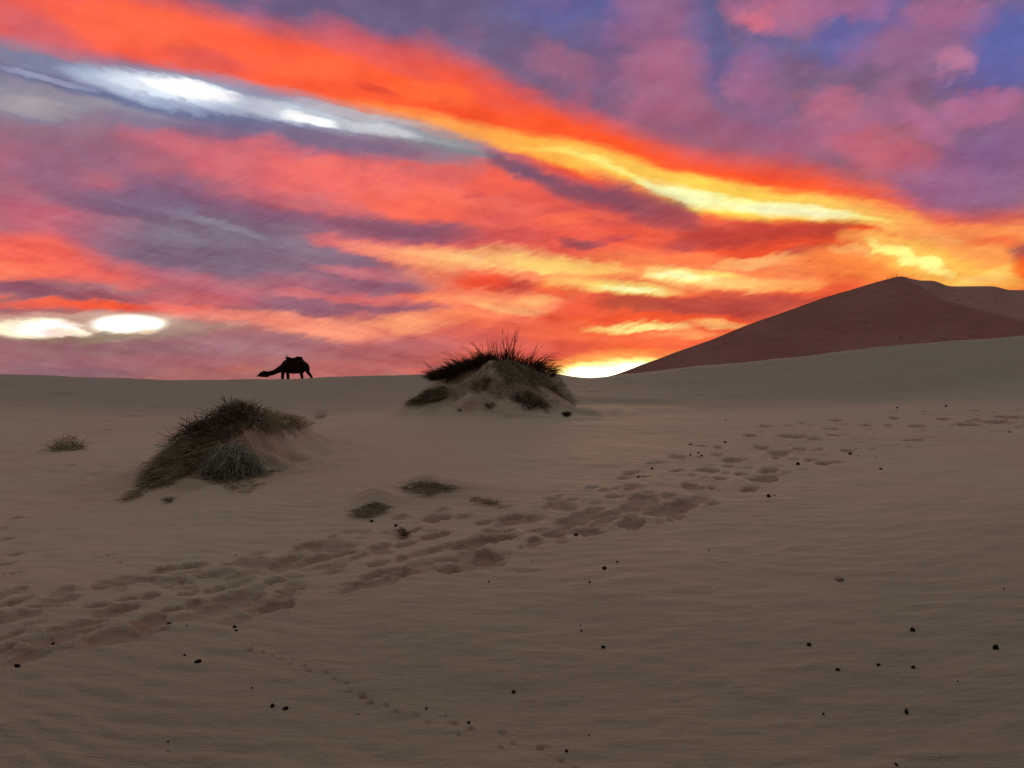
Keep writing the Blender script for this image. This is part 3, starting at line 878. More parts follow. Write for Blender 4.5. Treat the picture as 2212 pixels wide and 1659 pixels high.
def plain_mat(name, c1, c2, scale=8.0, rough=.8, bump=.01):
    m, out = new_mat(name)
    g = N('ShaderNodeTexCoord').outputs['Object']
    n1 = NOISE(g, scale, 4, .6)
    pr = N('ShaderNodeBsdfPrincipled')
    plug(pr.inputs['Base Color'], mixrgb(c1, c2, SM(n1.outputs[0], .35, .65)))
    pr.inputs['Roughness'].default_value = rough
    pr.inputs['Specular IOR Level'].default_value = .2
    bp = N('ShaderNodeBump')
    bp.inputs['Distance'].default_value = bump
    plug(bp.inputs['Height'], n1.outputs[0])
    plug(pr.inputs['Normal'], bp.outputs[0])
    plug(out.inputs['Surface'], pr.outputs[0])
    return m

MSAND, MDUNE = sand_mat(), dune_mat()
MBROWN = plant_mat("dry_brown_grass", (.31, .23, .12), (.48, .39, .23), (.66, .58, .40))
MGREY = plant_mat("grey_green_stems", (.30, .30, .22), (.48, .46, .34), (.66, .62, .48), .15)
MDARK = plant_mat("dark_grass", (.09, .05, .028), (.17, .095, .05), (.28, .17, .095), .5)
MSTRAW = plant_mat("straw", (.30, .25, .17), (.36, .32, .24), (.4, .36, .28))
MOLIVE = plant_mat("olive_grass", (.20, .185, .07), (.27, .23, .10), (.32, .29, .16))
MFUR = plain_mat("dark_fur", (.018, .010, .008), (.030, .016, .012), 14, .9)
MCLOTH = plain_mat("saddle_cloth", (.030, .010, .010), (.05, .014, .012), 10, .9)
MPELLET = plain_mat("dung", (.012, .009, .008), (.03, .022, .018), 60, .85, .004)
MPERSON = plain_mat("dark_clothes", (.03, .02, .02), (.05, .035, .03), 5, .9)

# ================================================================== ground sheet
def build_ground():
    a_f = np.linspace(-math.radians(40), math.radians(40), 1080)
    a_s = np.linspace(math.radians(40), math.radians(320), 150)[1:-1]
    az = np.concatenate([a_f, a_s])
    r = np.concatenate([[0.4], np.exp(np.arange(math.log(.9), math.log(2.6), .03)), np.exp(np.arange(math.log(2.6), math.log(62), .0048)), np.exp(np.arange(math.log(62), math.log(6000), .05))])
    A, R = np.meshgrid(az, r)
    x, y = (R * np.sin(A)).ravel(), (R * np.cos(A)).ravel()
    pz, pm = pits(x, y)
    z = smooth_z(x, y) + relief(x, y) + mound_rough(x, y) + pz
    n, m = len(az), len(r)
    idx = np.arange(n * m).reshape(m, n)
    i0, i1 = idx[:-1], idx[1:]
    q = np.stack([i0, np.roll(i0, -1, 1), np.roll(i1, -1, 1), i1], -1).reshape(-1, 4)[:, ::-1]
    v = np.stack([x, y, z], 1)
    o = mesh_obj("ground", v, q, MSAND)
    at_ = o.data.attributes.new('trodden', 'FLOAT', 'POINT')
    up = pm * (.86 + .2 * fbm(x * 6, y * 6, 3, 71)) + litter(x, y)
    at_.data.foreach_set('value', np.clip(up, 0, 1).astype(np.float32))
    return tag(o, "rippled brown sand slope with a trodden track", None, None, 'structure')
build_ground()

# ================================================================== the great dune far behind
SKY_D = [(900, 850, 400), (1200, 838, 430), (1330, 810.5, 450), (1375, 793, 456), (1422, 776, 462), (1450, 765, 465), (1530, 737, 472), (1612, 703, 480), (1728, 662, 490), (1783, 642, 493), (1837, 627, 496), (1894, 609, 499), (1938, 597.5, 500), (1951, 597, 501),
         (1971, 603, 508), (1990, 606, 530), (2012, 606, 550), (2023, 608, 560), (2045, 617, 580), (2060, 618.5, 600), (2144, 618, 620), (2157, 620.5, 625), (2179, 626.5, 632), (2212, 626.5, 640), (2330, 640, 660), (2600, 700, 640), (3000, 790, 600)]
DIV_D = [(1945, 599, 500), (1968, 610, 505), (2001, 628, 512), (2030, 645, 518), (2078, 661, 522), (2122, 673, 525), (2165, 684, 527), (2212, 696, 530), (2400, 740, 520), (3000, 830, 480)]
def build_dune():
    px = np.concatenate([np.arange(900, 1300, 20.), np.arange(1300, 2260, 2.5), np.arange(2260, 3000, 15.)])
    S, Dv = np.array(SKY_D, float), np.array(DIV_D, float)
    ypx, yr = np.interp(px, S[:, 0], S[:, 1]), np.interp(px, S[:, 0], S[:, 2])
    k = np.ones(5) / 5
    ypx2 = np.convolve(np.pad(ypx, 2, mode='edge'), k, 'valid')
    u = (px - 1106) / F
    # the steep face is one plane of sand turned half left: foot line A-B, top at the summit
    A_, B_, Pk = np.array([64., 480.]), np.array([218., 330.]), at(1951, 597, 500)
    fd = (B_ - A_) / np.linalg.norm(B_ - A_)
    nr = np.array([-fd[1], fd[0]])
    slope = (Pk[2] + 4) / ((Pk[:2] - A_) @ nr)
    gy = nr[0] * u + nr[1]
    def meet(py):                                              # distance at which a sight line meets the plane
        k_ = (829.5 - py) / F
        return (EYE + 4 + slope * (A_ @ nr)) / (slope * gy - k_)
    right = px > 1951
    dy = np.interp(px, Dv[:, 0], Dv[:, 1])
    Yd = meet(np.where(right, dy, ypx2))
    zd = EYE + (829.5 - np.where(right, dy, ypx2)) / F * Yd
    yr = np.where(right, np.maximum(Yd + .01, np.interp(px, [1951, 1990, 2060, 2212, 3000], [500.5, 522, 560, 590, 620])), Yd + .01)
    zs = EYE + (829.5 - ypx2) / F * yr
    zd = np.where(right, zd, zs - .01)
    rows = []
    for j, t in enumerate(np.linspace(0, 1, 26)):             # back slope, from the foot behind up to the skyline
        rows.append((yr + (1 - t) * 130, -3.5 + (zs + 3.5) * (t ** 1.1)))
    for t in np.linspace(0, 1, 22)[1:]:                        # gentle shelf to the dividing crest
        rows.append((yr + (Yd - yr) * t, zs + (zd - zs) * t))
    foot = (A_ @ nr) / gy
    for t in np.linspace(0, 1, 60)[1:]:                        # steep face down to the foot
        rows.append((Yd + (foot - Yd) * t, zd + (-4.5 - zd) * (t ** .97)))
    Y = np.array([r_[0] for r_ in rows])
    Z = np.array([r_[1] for r_ in rows])
    X = (px - 1106) / F * Y
    fade = np.ones_like(Z)
    Z = Z + .35 * fbm(X * .05, Y * .05, 3, 5) * np.minimum(1, np.abs(np.arange(len(rows)) - 25) / 6.0)[:, None]
    n = len(px)
    idx = np.arange(len(rows) * n).reshape(len(rows), n)
    q = np.stack([idx[:-1, :-1], idx[:-1, 1:], idx[1:, 1:], idx[1:, :-1]], -1).reshape(-1, 4)[:, ::-1]
    o = mesh_obj("dune", np.stack([X.ravel(), Y.ravel(), Z.ravel()], 1), q, MDUNE)
    shelf_light = np.zeros_like(Z)  # mask of the shelf whose extra light is painted into its colour
    shelf_light[25:46, px > 1960] = 1
    shelf_light[45, :] *= .5
    o.data.attributes.new('shelf_light', 'FLOAT', 'POINT').data.foreach_set('value', shelf_light.ravel().astype(np.float32))
    return tag(o, "great reddish sand dune rising behind the near slope", None, None, 'structure'), (px, ypx2, yr, Y, Z)
DUNE, DINFO = build_dune()

def dune_hit(px_, py_):
    px, ypx, yr, Y, Z = DINFO
    i = int(np.argmin(np.abs(px - px_)))
    pys = 829.5 - (Z[:, i] - EYE) / Y[:, i] * F
    j = 25 + int(np.argmin(np.abs(pys[25:] - py_)))
    return np.array([(px_ - 1106) / F * Y[j, i], Y[j, i], Z[j, i]])
# ================================================================== plants
def strands(name, P, r0, r1, mat, parent=None, loc=None):
    """P: n x k x 3 centre lines -> one mesh of thin three-sided tapering stems"""
    n, k, _ = P.shape
    r0 = np.broadcast_to(np.asarray(r0, float), (n,))
    T = np.gradient(P, axis=1)
    T /= np.linalg.norm(T, axis=2, keepdims=True) + 1e-9
    ref = rng.normal(size=(n, 1, 3))
    A = np.cross(T, ref)
    A /= np.linalg.norm(A, axis=2, keepdims=True) + 1e-9
    B = np.cross(T, A)
    t = np.linspace(0, 1, k)[None, :, None]
    rad = r0[:, None, None] * (1 - t) + r1 * t
    rings = [P + rad * (A * math.cos(q) + B * math.sin(q)) for q in (0, 2.094, 4.189)]
    V_ = np.stack(rings, 2)                                # n k 3 3
    idx = np.arange(n * k * 3).reshape(n, k, 3)
    a, b = idx[:, :-1], idx[:, 1:]
    q = np.stack([a, np.roll(a, -1, 2), np.roll(b, -1, 2), b], -1).reshape(-1, 4)
    return mesh_obj(name, V_.reshape(-1, 3), q, mat, parent, True, loc)

def unit(v):
    return v / (np.linalg.norm(v, axis=-1, keepdims=True) + 1e-9)

def grow(roots, dirs, L, k=6, droop=.4, wob=.06, floor=True, lift=.008):
    """bending stems: they leave along dirs, sag with their own weight and rest on the sand"""
    n = len(roots)
    dirs = unit(dirs)
    L = np.broadcast_to(np.asarray(L, float), (n,))[:, None]
    droop = np.broadcast_to(np.asarray(droop, float), (n,))[:, None]
    t = np.linspace(0, 1, k)[None, :]
    P = roots[:, None, :] + dirs[:, None, :] * (L * t)[..., None]
    P[..., 2] -= droop * L * t ** 2
    side = unit(np.cross(dirs, rng.normal(size=(n, 3))))
    P += side[:, None, :] * (wob * L * np.sin(t * rng.uniform(2, 5, (n, 1))))[..., None] * t[..., None]
    if floor:
        g = smooth_z(P[..., 0], P[..., 1]) + mound_rough(P[..., 0], P[..., 1])
        P[..., 2] = np.maximum(P[..., 2], g + lift + rng.uniform(0, .03, (n, 1)) * (t > 0))
    return P

def on_ground(x, y, up=0.0):
    return np.stack([x, y, smooth_z(x, y) + mound_rough(x, y) + up], -1)

def pick(poly, n):
    """n random sky directions inside an outline"""
    poly = np.array(poly, float)
    lo, hi = poly.min(0), poly.max(0)
    out = []
    while len(out) < n:
        p = rng.uniform(lo, hi)
        c = False
        j = len(poly) - 1
        for i in range(len(poly)):
            if (poly[i, 1] > p[1]) != (poly[j, 1] > p[1]) and p[0] < (poly[j, 0] - poly[i, 0]) * (p[1] - poly[i, 1]) / (poly[j, 1] - poly[i, 1]) + poly[i, 0]:
                c = not c
            j = i
        if c:
            out.append(p)
    return np.array(out)

def N3(n, s=1.0):
    return rng.normal(size=(n, 3)) * s

def cat_(*a):
    return np.concatenate(a, 0)

# ---------------------------------------------------------------- big drooping bush on the left
def big_bush():
    loc = on_ground(np.array([(500 - 1106) / F * 10.5]), np.array([10.5]))[0]
    root = tag(empty("desert_bush", loc), "large drooping brown and grey-green bush sprawled over a sand heap on the left", "bush", "bushes growing on the sand")
    crest = np.array([(285, 8.95), (345, 9.4), (410, 9.9), (470, 10.3), (515, 10.75), (555, 11.1), (620, 11.8), (668, 12.3)])
    cx = (crest[:, 0] - 1106) / F * crest[:, 1]
    cy = crest[:, 1]
    s = np.linspace(0, 1, len(crest))
    def along(n, a=0, b=1, sx_=.1, sy_=.1):
        u = rng.uniform(a, b, n)
        return np.interp(u, s, cx) + rng.normal(size=n) * sx_, np.interp(u, s, cy) + rng.normal(size=n) * sy_, u
    # matted brown stems combed down the heap to the lower left
    q = cat_(pick([(312, 1056), (345, 1005), (400, 958), (460, 918), (515, 890), (560, 885), (600, 895), (570, 930), (520, 950), (470, 985), (440, 1012), (385, 1046), (335, 1066)], 2700),
             pick([(268, 1088), (300, 1064), (330, 1062), (300, 1080)], 60),
             pick([(560, 885), (600, 890), (650, 902), (684, 916), (650, 924), (600, 932), (565, 925)], 900))
    R = np.array([hit(a_, b_) for a_, b_ in q])
    n = len(R)
    R[:, 2] += rng.uniform(0, 1, n) ** 1.5 * np.interp(q[:, 0], [260, 330, 450, 540, 600, 690], [.02, .09, .17, .17, .09, .03])
    d = np.stack([-1.0 + .4 * rng.normal(size=n), -.6 + .45 * rng.normal(size=n), -.18 + .35 * rng.normal(size=n)], 1)
    right = q[:, 0] > 555
    d[right, 0] = .7 + .4 * rng.normal(size=right.sum())
    L = rng.uniform(.12, .38, n) * np.interp(q[:, 0], [260, 330, 400, 600, 690], [.35, .6, 1, .8, .5])
    strands("brown_stems", grow(R, d, L, 6, .3, .14), rng.uniform(.0026, .0048, n), .001, MBROWN, root, None)
    # fuzzy top
    x, y, u = along(1300, .30, .95, .12, .15)
    R = on_ground(x, y)
    R[:, 2] += np.interp(u, [.38, .6, .7, 1], [.08, .20, .13, .03]) * rng.uniform(.3, 1, len(x))
    d = np.stack([.1 + .5 * rng.normal(size=len(x)), .5 * rng.normal(size=len(x)), .8 + .3 * rng.normal(size=len(x))], 1)
    strands("twig_tips", grow(R, d, rng.uniform(.06, .2, len(x)), 4, .3, .12), .0028, .0008, MBROWN, root)
    # dark litter inside
    x, y, u = along(900, .3, .7, .12, .1)
    R = on_ground(x, y - .2)
    R[:, 2] += rng.uniform(.02, .16, len(x))
    strands("inner_stems", grow(R, N3(len(x)) + np.array([-.3, -.3, 0]), rng.uniform(.1, .3, len(x)), 5, .1, .2), .005, .002, MDARK, root)
    # grey-green mop hanging down the front
    n = 1500
    c = at(516, 1006, 9.5)
    th = rng.uniform(0, 2 * PI, n)
    ph = np.arccos(rng.uniform(-.55, 1, n))
    sp = np.stack([np.sin(ph) * np.cos(th) * .33, np.sin(ph) * np.sin(th) * .24 - .05, np.cos(ph) * .31], 1)
    R = c + sp * rng.uniform(.45, 1.0, (n, 1)) + np.stack([.10 * (-sp[:, 2] * 2), 0 * th, 0 * th], 1)
    d = np.stack([-sp[:, 2] * .5 + .6 * rng.normal(size=n), -.4 + .5 * rng.normal(size=n), -.5 + .5 * rng.normal(size=n)], 1)
    P = grow(R, d, rng.uniform(.10, .30, n), 8, .5, .42)
    strands("grey_green_stems", P, rng.uniform(.003, .0085, n), .002, MGREY, root)
    # loose dark debris at the foot
    q = pick([(440, 1010), (560, 1010), (552, 1066), (500, 1064), (450, 1040)], 260)
    R = np.array([hit(a, b) for a, b in q])
    strands("ground_litter", grow(R, N3(len(R)) * np.array([1, .8, .25]) + np.array([.3, 0, .1]), rng.uniform(.05, .2, len(R)), 4, .2, .2), .0035, .0015, MBROWN, root)
    # a few pale bent straws
    pts = []
    for (ax, ay, Y1, bx, by, Y2) in [(402, 1056, 9.0, 452, 1070, 8.8), (545, 905, 10.7, 520, 950, 10.2), (1e9, 0, 0, 0, 0, 0), (608, 930, 11.2, 612, 968, 11.0), (626, 936, 11.3, 640, 950, 11.3), (516, 1040, 9.5, 530, 1060, 9.4), (470, 960, 10.0, 462, 1010, 9.8), (540, 1000, 9.7, 575, 985, 9.9), (500, 1000, 9.6, 512, 1048, 9.5)]:
        if ax > 1e8:
            continue
        A, B = at(ax, ay, Y1), at(bx, by, Y2)
        for j in range(2):
            t = np.linspace(0, 1, 7)[:, None]
            P = A + (B - A) * t + np.array([.01 * j, 0, .05 + .02 * j]) * np.sin(t * PI) + N3(1, .01)
            pts.append(P)
    for P in pts:
        strands("pale_straw", P[None], .004, .0015, MSTRAW, root)
    for ch in root.children:
        ch.location = -Vector(loc)
big_bush()

def settle(root, loc):
    for ch in root.children:
        ch.location = -Vector(loc)

# ---------------------------------------------------------------- spiky grass crowning the middle mound
def crown_grass():
    loc = on_ground(np.array([(1085 - 1106) / F * 19.9]), np.array([19.9]))[0]
    root = tag(empty("grass_clump", loc), "spiky dark grass clump crowning the middle sand mound against the sunset", "grass", "bushes growing on the sand")
    Y0 = 19.9
    def X(px, Y=Y0):
        return (px - 1106) / F * Y
    top = lambda px: np.interp(px, [930, 960, 1000, 1030, 1060, 1090, 1120, 1150, 1180, 1200], [812, 805, 794, 786, 779, 778, 783, 791, 800, 806])
    # tall stems with their tips where they stand against the sky
    tips = [(1085, 706, 1092, 5), (1120, 704, 1104, 5), (1111, 707, 1100, 4), (1051, 722, 1066, 5), (1064, 726, 1070, 4), (1074, 737, 1084, 5), (1013, 733, 1046, 4), (1041, 737, 1036, 4), (997, 749, 1036, 4), (951, 760, 1000, 5),
            (944, 771, 990, 4), (913, 780, 945, 2), (1128, 737, 1108, 4), (1167, 735, 1144, 3), (1176, 742, 1146, 3), (1201, 761, 1150, 5), (1207, 769, 1156, 5), (1216, 778, 1160, 5), (1224, 794, 1166, 4), (1241, 805, 1180, 3), (960, 772, 990, 4),
            (972, 768, 1006, 4), (985, 762, 1012, 4), (1055, 745, 1060, 5), (1095, 730, 1092, 6), (1030, 755, 1044, 5), (1004, 770, 1016, 5), (1140, 768, 1132, 4), (1190, 780, 1160, 4), (1185, 765, 1148, 4), (1150, 760, 1140, 3), (1040, 748, 1052, 4)]
    pts = []
    for tx, ty, rx, m in tips:
        for j in range(int(m * 2.4)):
            Y = Y0 + rng.uniform(-.25, .25)
            r_ = rx + rng.normal() * 6
            A = at(r_, top(r_) + 8, Y)
            f = rng.uniform(.35, 1.0) if j else 1.0
            B0 = at(tx + rng.normal() * 8 * (j > 0), ty + rng.normal() * 5 * (j > 0), Y + rng.uniform(-.15, .15))
            B = A + (B0 - A) * f
            t = np.linspace(0, 1, 7)[:, None]
            mid = np.array([(B[0] - A[0]) * -.10 + rng.normal() * .012, 0, abs(B[0] - A[0]) * .14 + rng.normal() * .008])
            pts.append(A + (B - A) * t + mid * np.sin(t * PI))
    strands("tall_stems", np.array(pts), rng.uniform(.005, .0085, len(pts)), .0030, MDARK, root)
    # short leaning leaves along the top of the mat
    n = 2000
    px = np.concatenate([rng.uniform(934, 1062, 1100), rng.uniform(1040, 1195, 900)])
    Y = Y0 + rng.normal(size=n) * .16
    base = top(px)
    A = np.stack([(px - 1106) / F * Y, Y, EYE + (829.5 - base - rng.uniform(-2, 14, n)) / F * Y], 1)
    lean = (px - 1085) / 110
    d = np.stack([lean + .35 * rng.normal(size=n), .35 * rng.normal(size=n), 1.0 - .35 * np.abs(lean) + .2 * rng.normal(size=n)], 1)
    A[:, 2] = np.maximum(A[:, 2], smooth_z(A[:, 0], A[:, 1]) - .02)
    strands("short_leaves", grow(A, d, rng.uniform(.10, .42, n), 5, .12, .08, False), rng.uniform(.004, .0075, n), .002, MDARK, root)
    # the dense dark mass on the left shoulder
    q = pick([(934, 812), (960, 803), (1000, 790), (1040, 779), (1062, 776), (1036, 790), (1005, 803), (980, 814), (955, 817), (940, 816)], 1700)
    Y = Y0 + .1 + rng.uniform(-.35, .25, len(q))
    A = np.stack([(q[:, 0] - 1106) / F * Y, Y, EYE + (829.5 - q[:, 1]) / F * Y], 1)
    d = np.stack([-.55 + .5 * rng.normal(size=len(q)), .4 * rng.normal(size=len(q)) - .2, .35 + .5 * rng.normal(size=len(q))], 1)
    A[:, 2] = np.maximum(A[:, 2], smooth_z(A[:, 0], A[:, 1]))
    strands("matted_leaves", grow(A, d, rng.uniform(.10, .36, len(q)), 5, .3, .14, True), rng.uniform(.004, .0075, len(q)), .002, MDARK, root)
    q = pick([(985, 822), (1062, 790), (1180, 800), (1210, 840), (1225, 880), (1130, 872), (1040, 850), (960, 860), (930, 850)], 900)
    R = np.array([hit(a, b) for a, b in q])
    R[:, 2] += rng.uniform(0, .03, len(q))
    strands("scattered_straw", grow(R, N3(len(q)) * np.array([1, 1, .25]) + np.array([0, -.3, 0]), rng.uniform(.05, .26, len(q)), 5, .3, .2), .004, .0015, MBROWN, root)
    # grey-brown straw lying over the right face
    q = pick([(1066, 782), (1092, 775), (1130, 783), (1165, 793), (1195, 806), (1212, 826), (1215, 850), (1180, 838), (1150, 838), (1110, 830), (1080, 822), (1068, 800)], 1900)
    R = np.array([hit(a, b) for a, b in q])
    d = np.stack([.35 + .5 * rng.normal(size=len(q)), -.6 + .4 * rng.normal(size=len(q)), -.35 + .35 * rng.normal(size=len(q))], 1)
    R[:, 2] += rng.uniform(0, .09, len(q))
    strands("hanging_straw", grow(R, d, rng.uniform(.10, .34, len(q)), 6, .4, .14), rng.uniform(.0045, .007, len(q)), .002, MBROWN, root)
    settle(root, loc)
crown_grass()

def tuft(name, label, cat, group, poly, n, L, d0, spread, mats, r=.005, droop=.35, up=.05, parts=("stems", "pale_stems"), Yfix=None):
    q = pick(poly, n)
    R = np.array([hit(a, b) for a, b in q])
    loc = R.mean(0)
    loc[2] = smooth_z(loc[0], loc[1])
    root = tag(empty(name, loc), label, cat, group)
    R[:, 2] += rng.uniform(0, up, n)
    d = np.array(d0)[None, :] + rng.normal(size=(n, 3)) * np.array(spread)
    P = grow(R, d, rng.uniform(L[0], L[1], n), 6, droop, .12)
    cut = int(n * .8)
    o = strands("stems", P, rng.uniform(.6, 1.2, n) * r, r * .25, mats[0], root)
    o.data.materials.append(mats[1])
    mi = np.zeros(len(o.data.polygons), dtype=np.int32)
    mi[int(len(mi) * .6):] = 1
    o.data.polygons.foreach_set('material_index', mi)
    settle(root, loc)
    return root

G1 = "low tufts on and around the sand mounds"
tuft("grass_tuft", "dark dry tuft low on the right face of the middle sand mound", "grass", G1, [(1112, 852), (1140, 845), (1165, 862), (1188, 876), (1172, 882), (1132, 880), (1118, 868)], 560, (.10, .34), (.2, -.6, -.15), (.5, .4, .4), (MBROWN, MDARK), .0055)
tuft("grass_tuft", "faint grey straw trailing down the right edge of the middle mound", "grass", G1, [(1188, 812), (1206, 812), (1222, 836), (1240, 872), (1228, 876), (1204, 848), (1188, 830)], 760, (.12, .34), (.5, -.5, -.3), (.5, .4, .3), (MBROWN, MBROWN), .0045)
tuft("grass_tuft", "sprawling dull tuft at the lower left foot of the middle mound", "grass", G1, [(888, 868), (905, 856), (930, 842), (962, 834), (975, 848), (960, 862), (930, 868), (900, 874)], 760, (.12, .36), (-.7, -.5, -.1), (.4, .4, .3), (MBROWN, MDARK), .005, .35, .03)
tuft("grass_tuft", "small dark sprig half buried in the face of the middle mound", "grass", G1, [(1018, 826), (1050, 822), (1064, 832), (1050, 840), (1022, 836)], 150, (.10, .24), (0, -.8, -.3), (.6, .4, .3), (MBROWN, MDARK), .005, .4, .02)
tuft("grass_tuft", "tiny wisp between the mound foot and its dark right tuft", "grass", G1, [(1048, 876), (1062, 873), (1074, 882), (1056, 885)], 120, (.06, .2), (0, -.2, .5), (.6, .4, .4), (MBROWN, MDARK), .0045, .3, .01)
tuft("grass_tuft", "little black tuft at the far right foot of the middle mound", "grass", G1, [(1216, 893), (1230, 893), (1232, 900), (1220, 901)], 170, (.04, .14), (0, -.2, .3), (.5, .4, .4), (MDARK, MDARK), .006, .3, .02)
tuft("grass_tuft", "tiny sprig below the left foot of the middle mound", "grass", G1, [(986, 887), (994, 884), (998, 889), (990, 892)], 60, (.05, .15), (0, -.2, .5), (.6, .4, .4), (MBROWN, MDARK), .004, .3, .01)
tuft("straw_wisp", "thin pale wisp at the right tip of the big left bush", "grass", G1, [(676, 906), (700, 903), (704, 908), (684, 911)], 60, (.12, .38), (.3, 0, 1.0), (.5, .4, .4), (MBROWN, MSTRAW), .0035, .15, .01)
G2 = "half buried clumps beside the trodden track"
tuft("buried_clump", "low dark clump on its own sand heap at the left edge of the track", "grass", G2, [(770, 1112), (790, 1096), (812, 1088), (832, 1092), (846, 1102), (820, 1112), (790, 1120), (772, 1118)], 280, (.04, .16), (-.5, -.5, -.05), (.6, .4, .25), (MBROWN, MSTRAW), .0035, .35, .02)
tuft("buried_clump", "low wide clump with a pale bent straw just above the track", "grass", G2, [(866, 1056), (890, 1046), (918, 1042), (950, 1046), (985, 1060), (945, 1064), (930, 1076), (905, 1062), (880, 1062)], 280, (.05, .18), (.2, -.4, -.05), (.9, .4, .22), (MBROWN, MSTRAW), .0035, .3, .02)
tuft("buried_clump", "thin dead streak of stems right of the wide clump, on the track edge", "grass", G2, [(1008, 1078), (1050, 1084), (1078, 1094), (1040, 1092), (1014, 1086)], 70, (.05, .18), (.6, -.2, -.05), (.4, .3, .2), (MBROWN, MBROWN), .003, .3, .01)
tuft("buried_clump", "small brown knot of dead grass below the low dark clump", "grass", G2, [(860, 1152), (872, 1146), (884, 1156), (880, 1161), (862, 1160)], 90, (.02, .09), (0, -.2, .1), (.6, .4, .4), (MBROWN, MDARK), .0035, .3, .01)
tuft("buried_clump", "brown scrap of roots lying under the front of the big left bush", "grass", G2, [(358, 1082), (370, 1078), (372, 1084), (360, 1088)], 60, (.03, .10), (0, -.2, .2), (.6, .4, .3), (MBROWN, MDARK), .003, .3, .005)
tuft("small_bush", "small yellowish bush alone on the sand at the far left", "bush", "bushes growing on the sand", [(108, 970), (130, 955), (160, 948), (182, 966), (190, 974), (150, 978), (112, 976)], 300, (.08, .30), (-.2, -.1, .45), (.8, .4, .4), (MOLIVE, MBROWN), .0045, .25, .03)

# ---------------------------------------------------------------- shrubs, seen as specks, on the great dune
G3 = "specks of shrub on the great dune"
for lab, px, py, w in [("dark shrub alone in the middle of the great dune's shaded face", 1872, 696, 3.2), ("long dark shrub highest on the pale flank right of the dune top", 2094, 641, 3.6),
                       ("dark shrub just below left of the long one on the pale flank", 2070, 649, 2.2), ("faint shrub left of the long one on the pale flank", 2060, 639, 2.2),
                       ("faint shrub below right of the long one on the pale flank", 2112, 654, 2.6), ("faint shrub pair's left half near the right edge of the great dune", 2152, 647, 2.0),
                       ("faint shrub pair's right half near the right edge of the great dune", 2162, 646, 2.0), ("faint shrub low on the shaded face near the near ridge", 1947, 727, 2.4)]:
    c = dune_hit(px, py)
    root = tag(empty("dune_shrub", c), lab, "shrub", G3)
    n = 60
    w *= .75
    R = np.zeros((n, 3)) + c
    R[:, 0] += rng.normal(size=n) * w * .28
    R[:, 1] += rng.normal(size=n) * .5
    d = N3(n) * np.array([1, 1, .4]) + np.array([0, 0, .6])
    strands("crown", grow(R, d, rng.uniform(.3, .8, n), 4, .3, .1, False), .07, .03, MBROWN, root, None)
    st = np.array([[c + np.array([.1 * i - .1, 0, -.3 + .3 * j]) for j in range(3)] for i in range(3)])
    strands("stem", st, .08, .05, MDARK, root, None)
    settle(root, c)

# ================================================================== bodies grown from tapered chains
def ico(sub=1):
    bm = bmesh.new()
    bmesh.ops.create_icosphere(bm, subdivisions=sub, radius=1)
    v = np.array([p.co[:] for p in bm.verts])
    f = np.array([[q.index for q in p.verts] for p in bm.faces])
    bm.free()
    return v, f
ICO = ico(2)

def body(name, chains, voxel, mat, parent=None, loc=None, smooth=4, squash=None):
    """chains: lists of (point, radius[, radius across]); their union becomes one continuous skin"""
    V_, F_ = [], []
    c = 0
    for ch in chains:
        for i in range(len(ch) - 1):
            p0, r0 = np.array(ch[i][0]), np.array(ch[i][1]) * np.ones(3)
            p1, r1 = np.array(ch[i + 1][0]), np.array(ch[i + 1][1]) * np.ones(3)
            L = np.linalg.norm(p1 - p0)
            n = max(2, int(L / (min(r0.min(), r1.min()) * .45)) + 1)
            for t in np.linspace(0, 1, n):
                V_.append(ICO[0] * (r0 + (r1 - r0) * t) + p0 + (p1 - p0) * t)
                F_.append(ICO[1] + c)
                c += len(ICO[0])
    o = mesh_obj(name, np.concatenate(V_), np.concatenate(F_), mat, parent, True, loc)
    r = o.modifiers.new("Remesh", 'REMESH')
    r.mode = 'VOXEL'
    r.voxel_size = voxel
    r.use_smooth_shade = True
    s = o.modifiers.new("Smooth", 'SMOOTH')
    s.factor = .5
    s.iterations = smooth
    return o

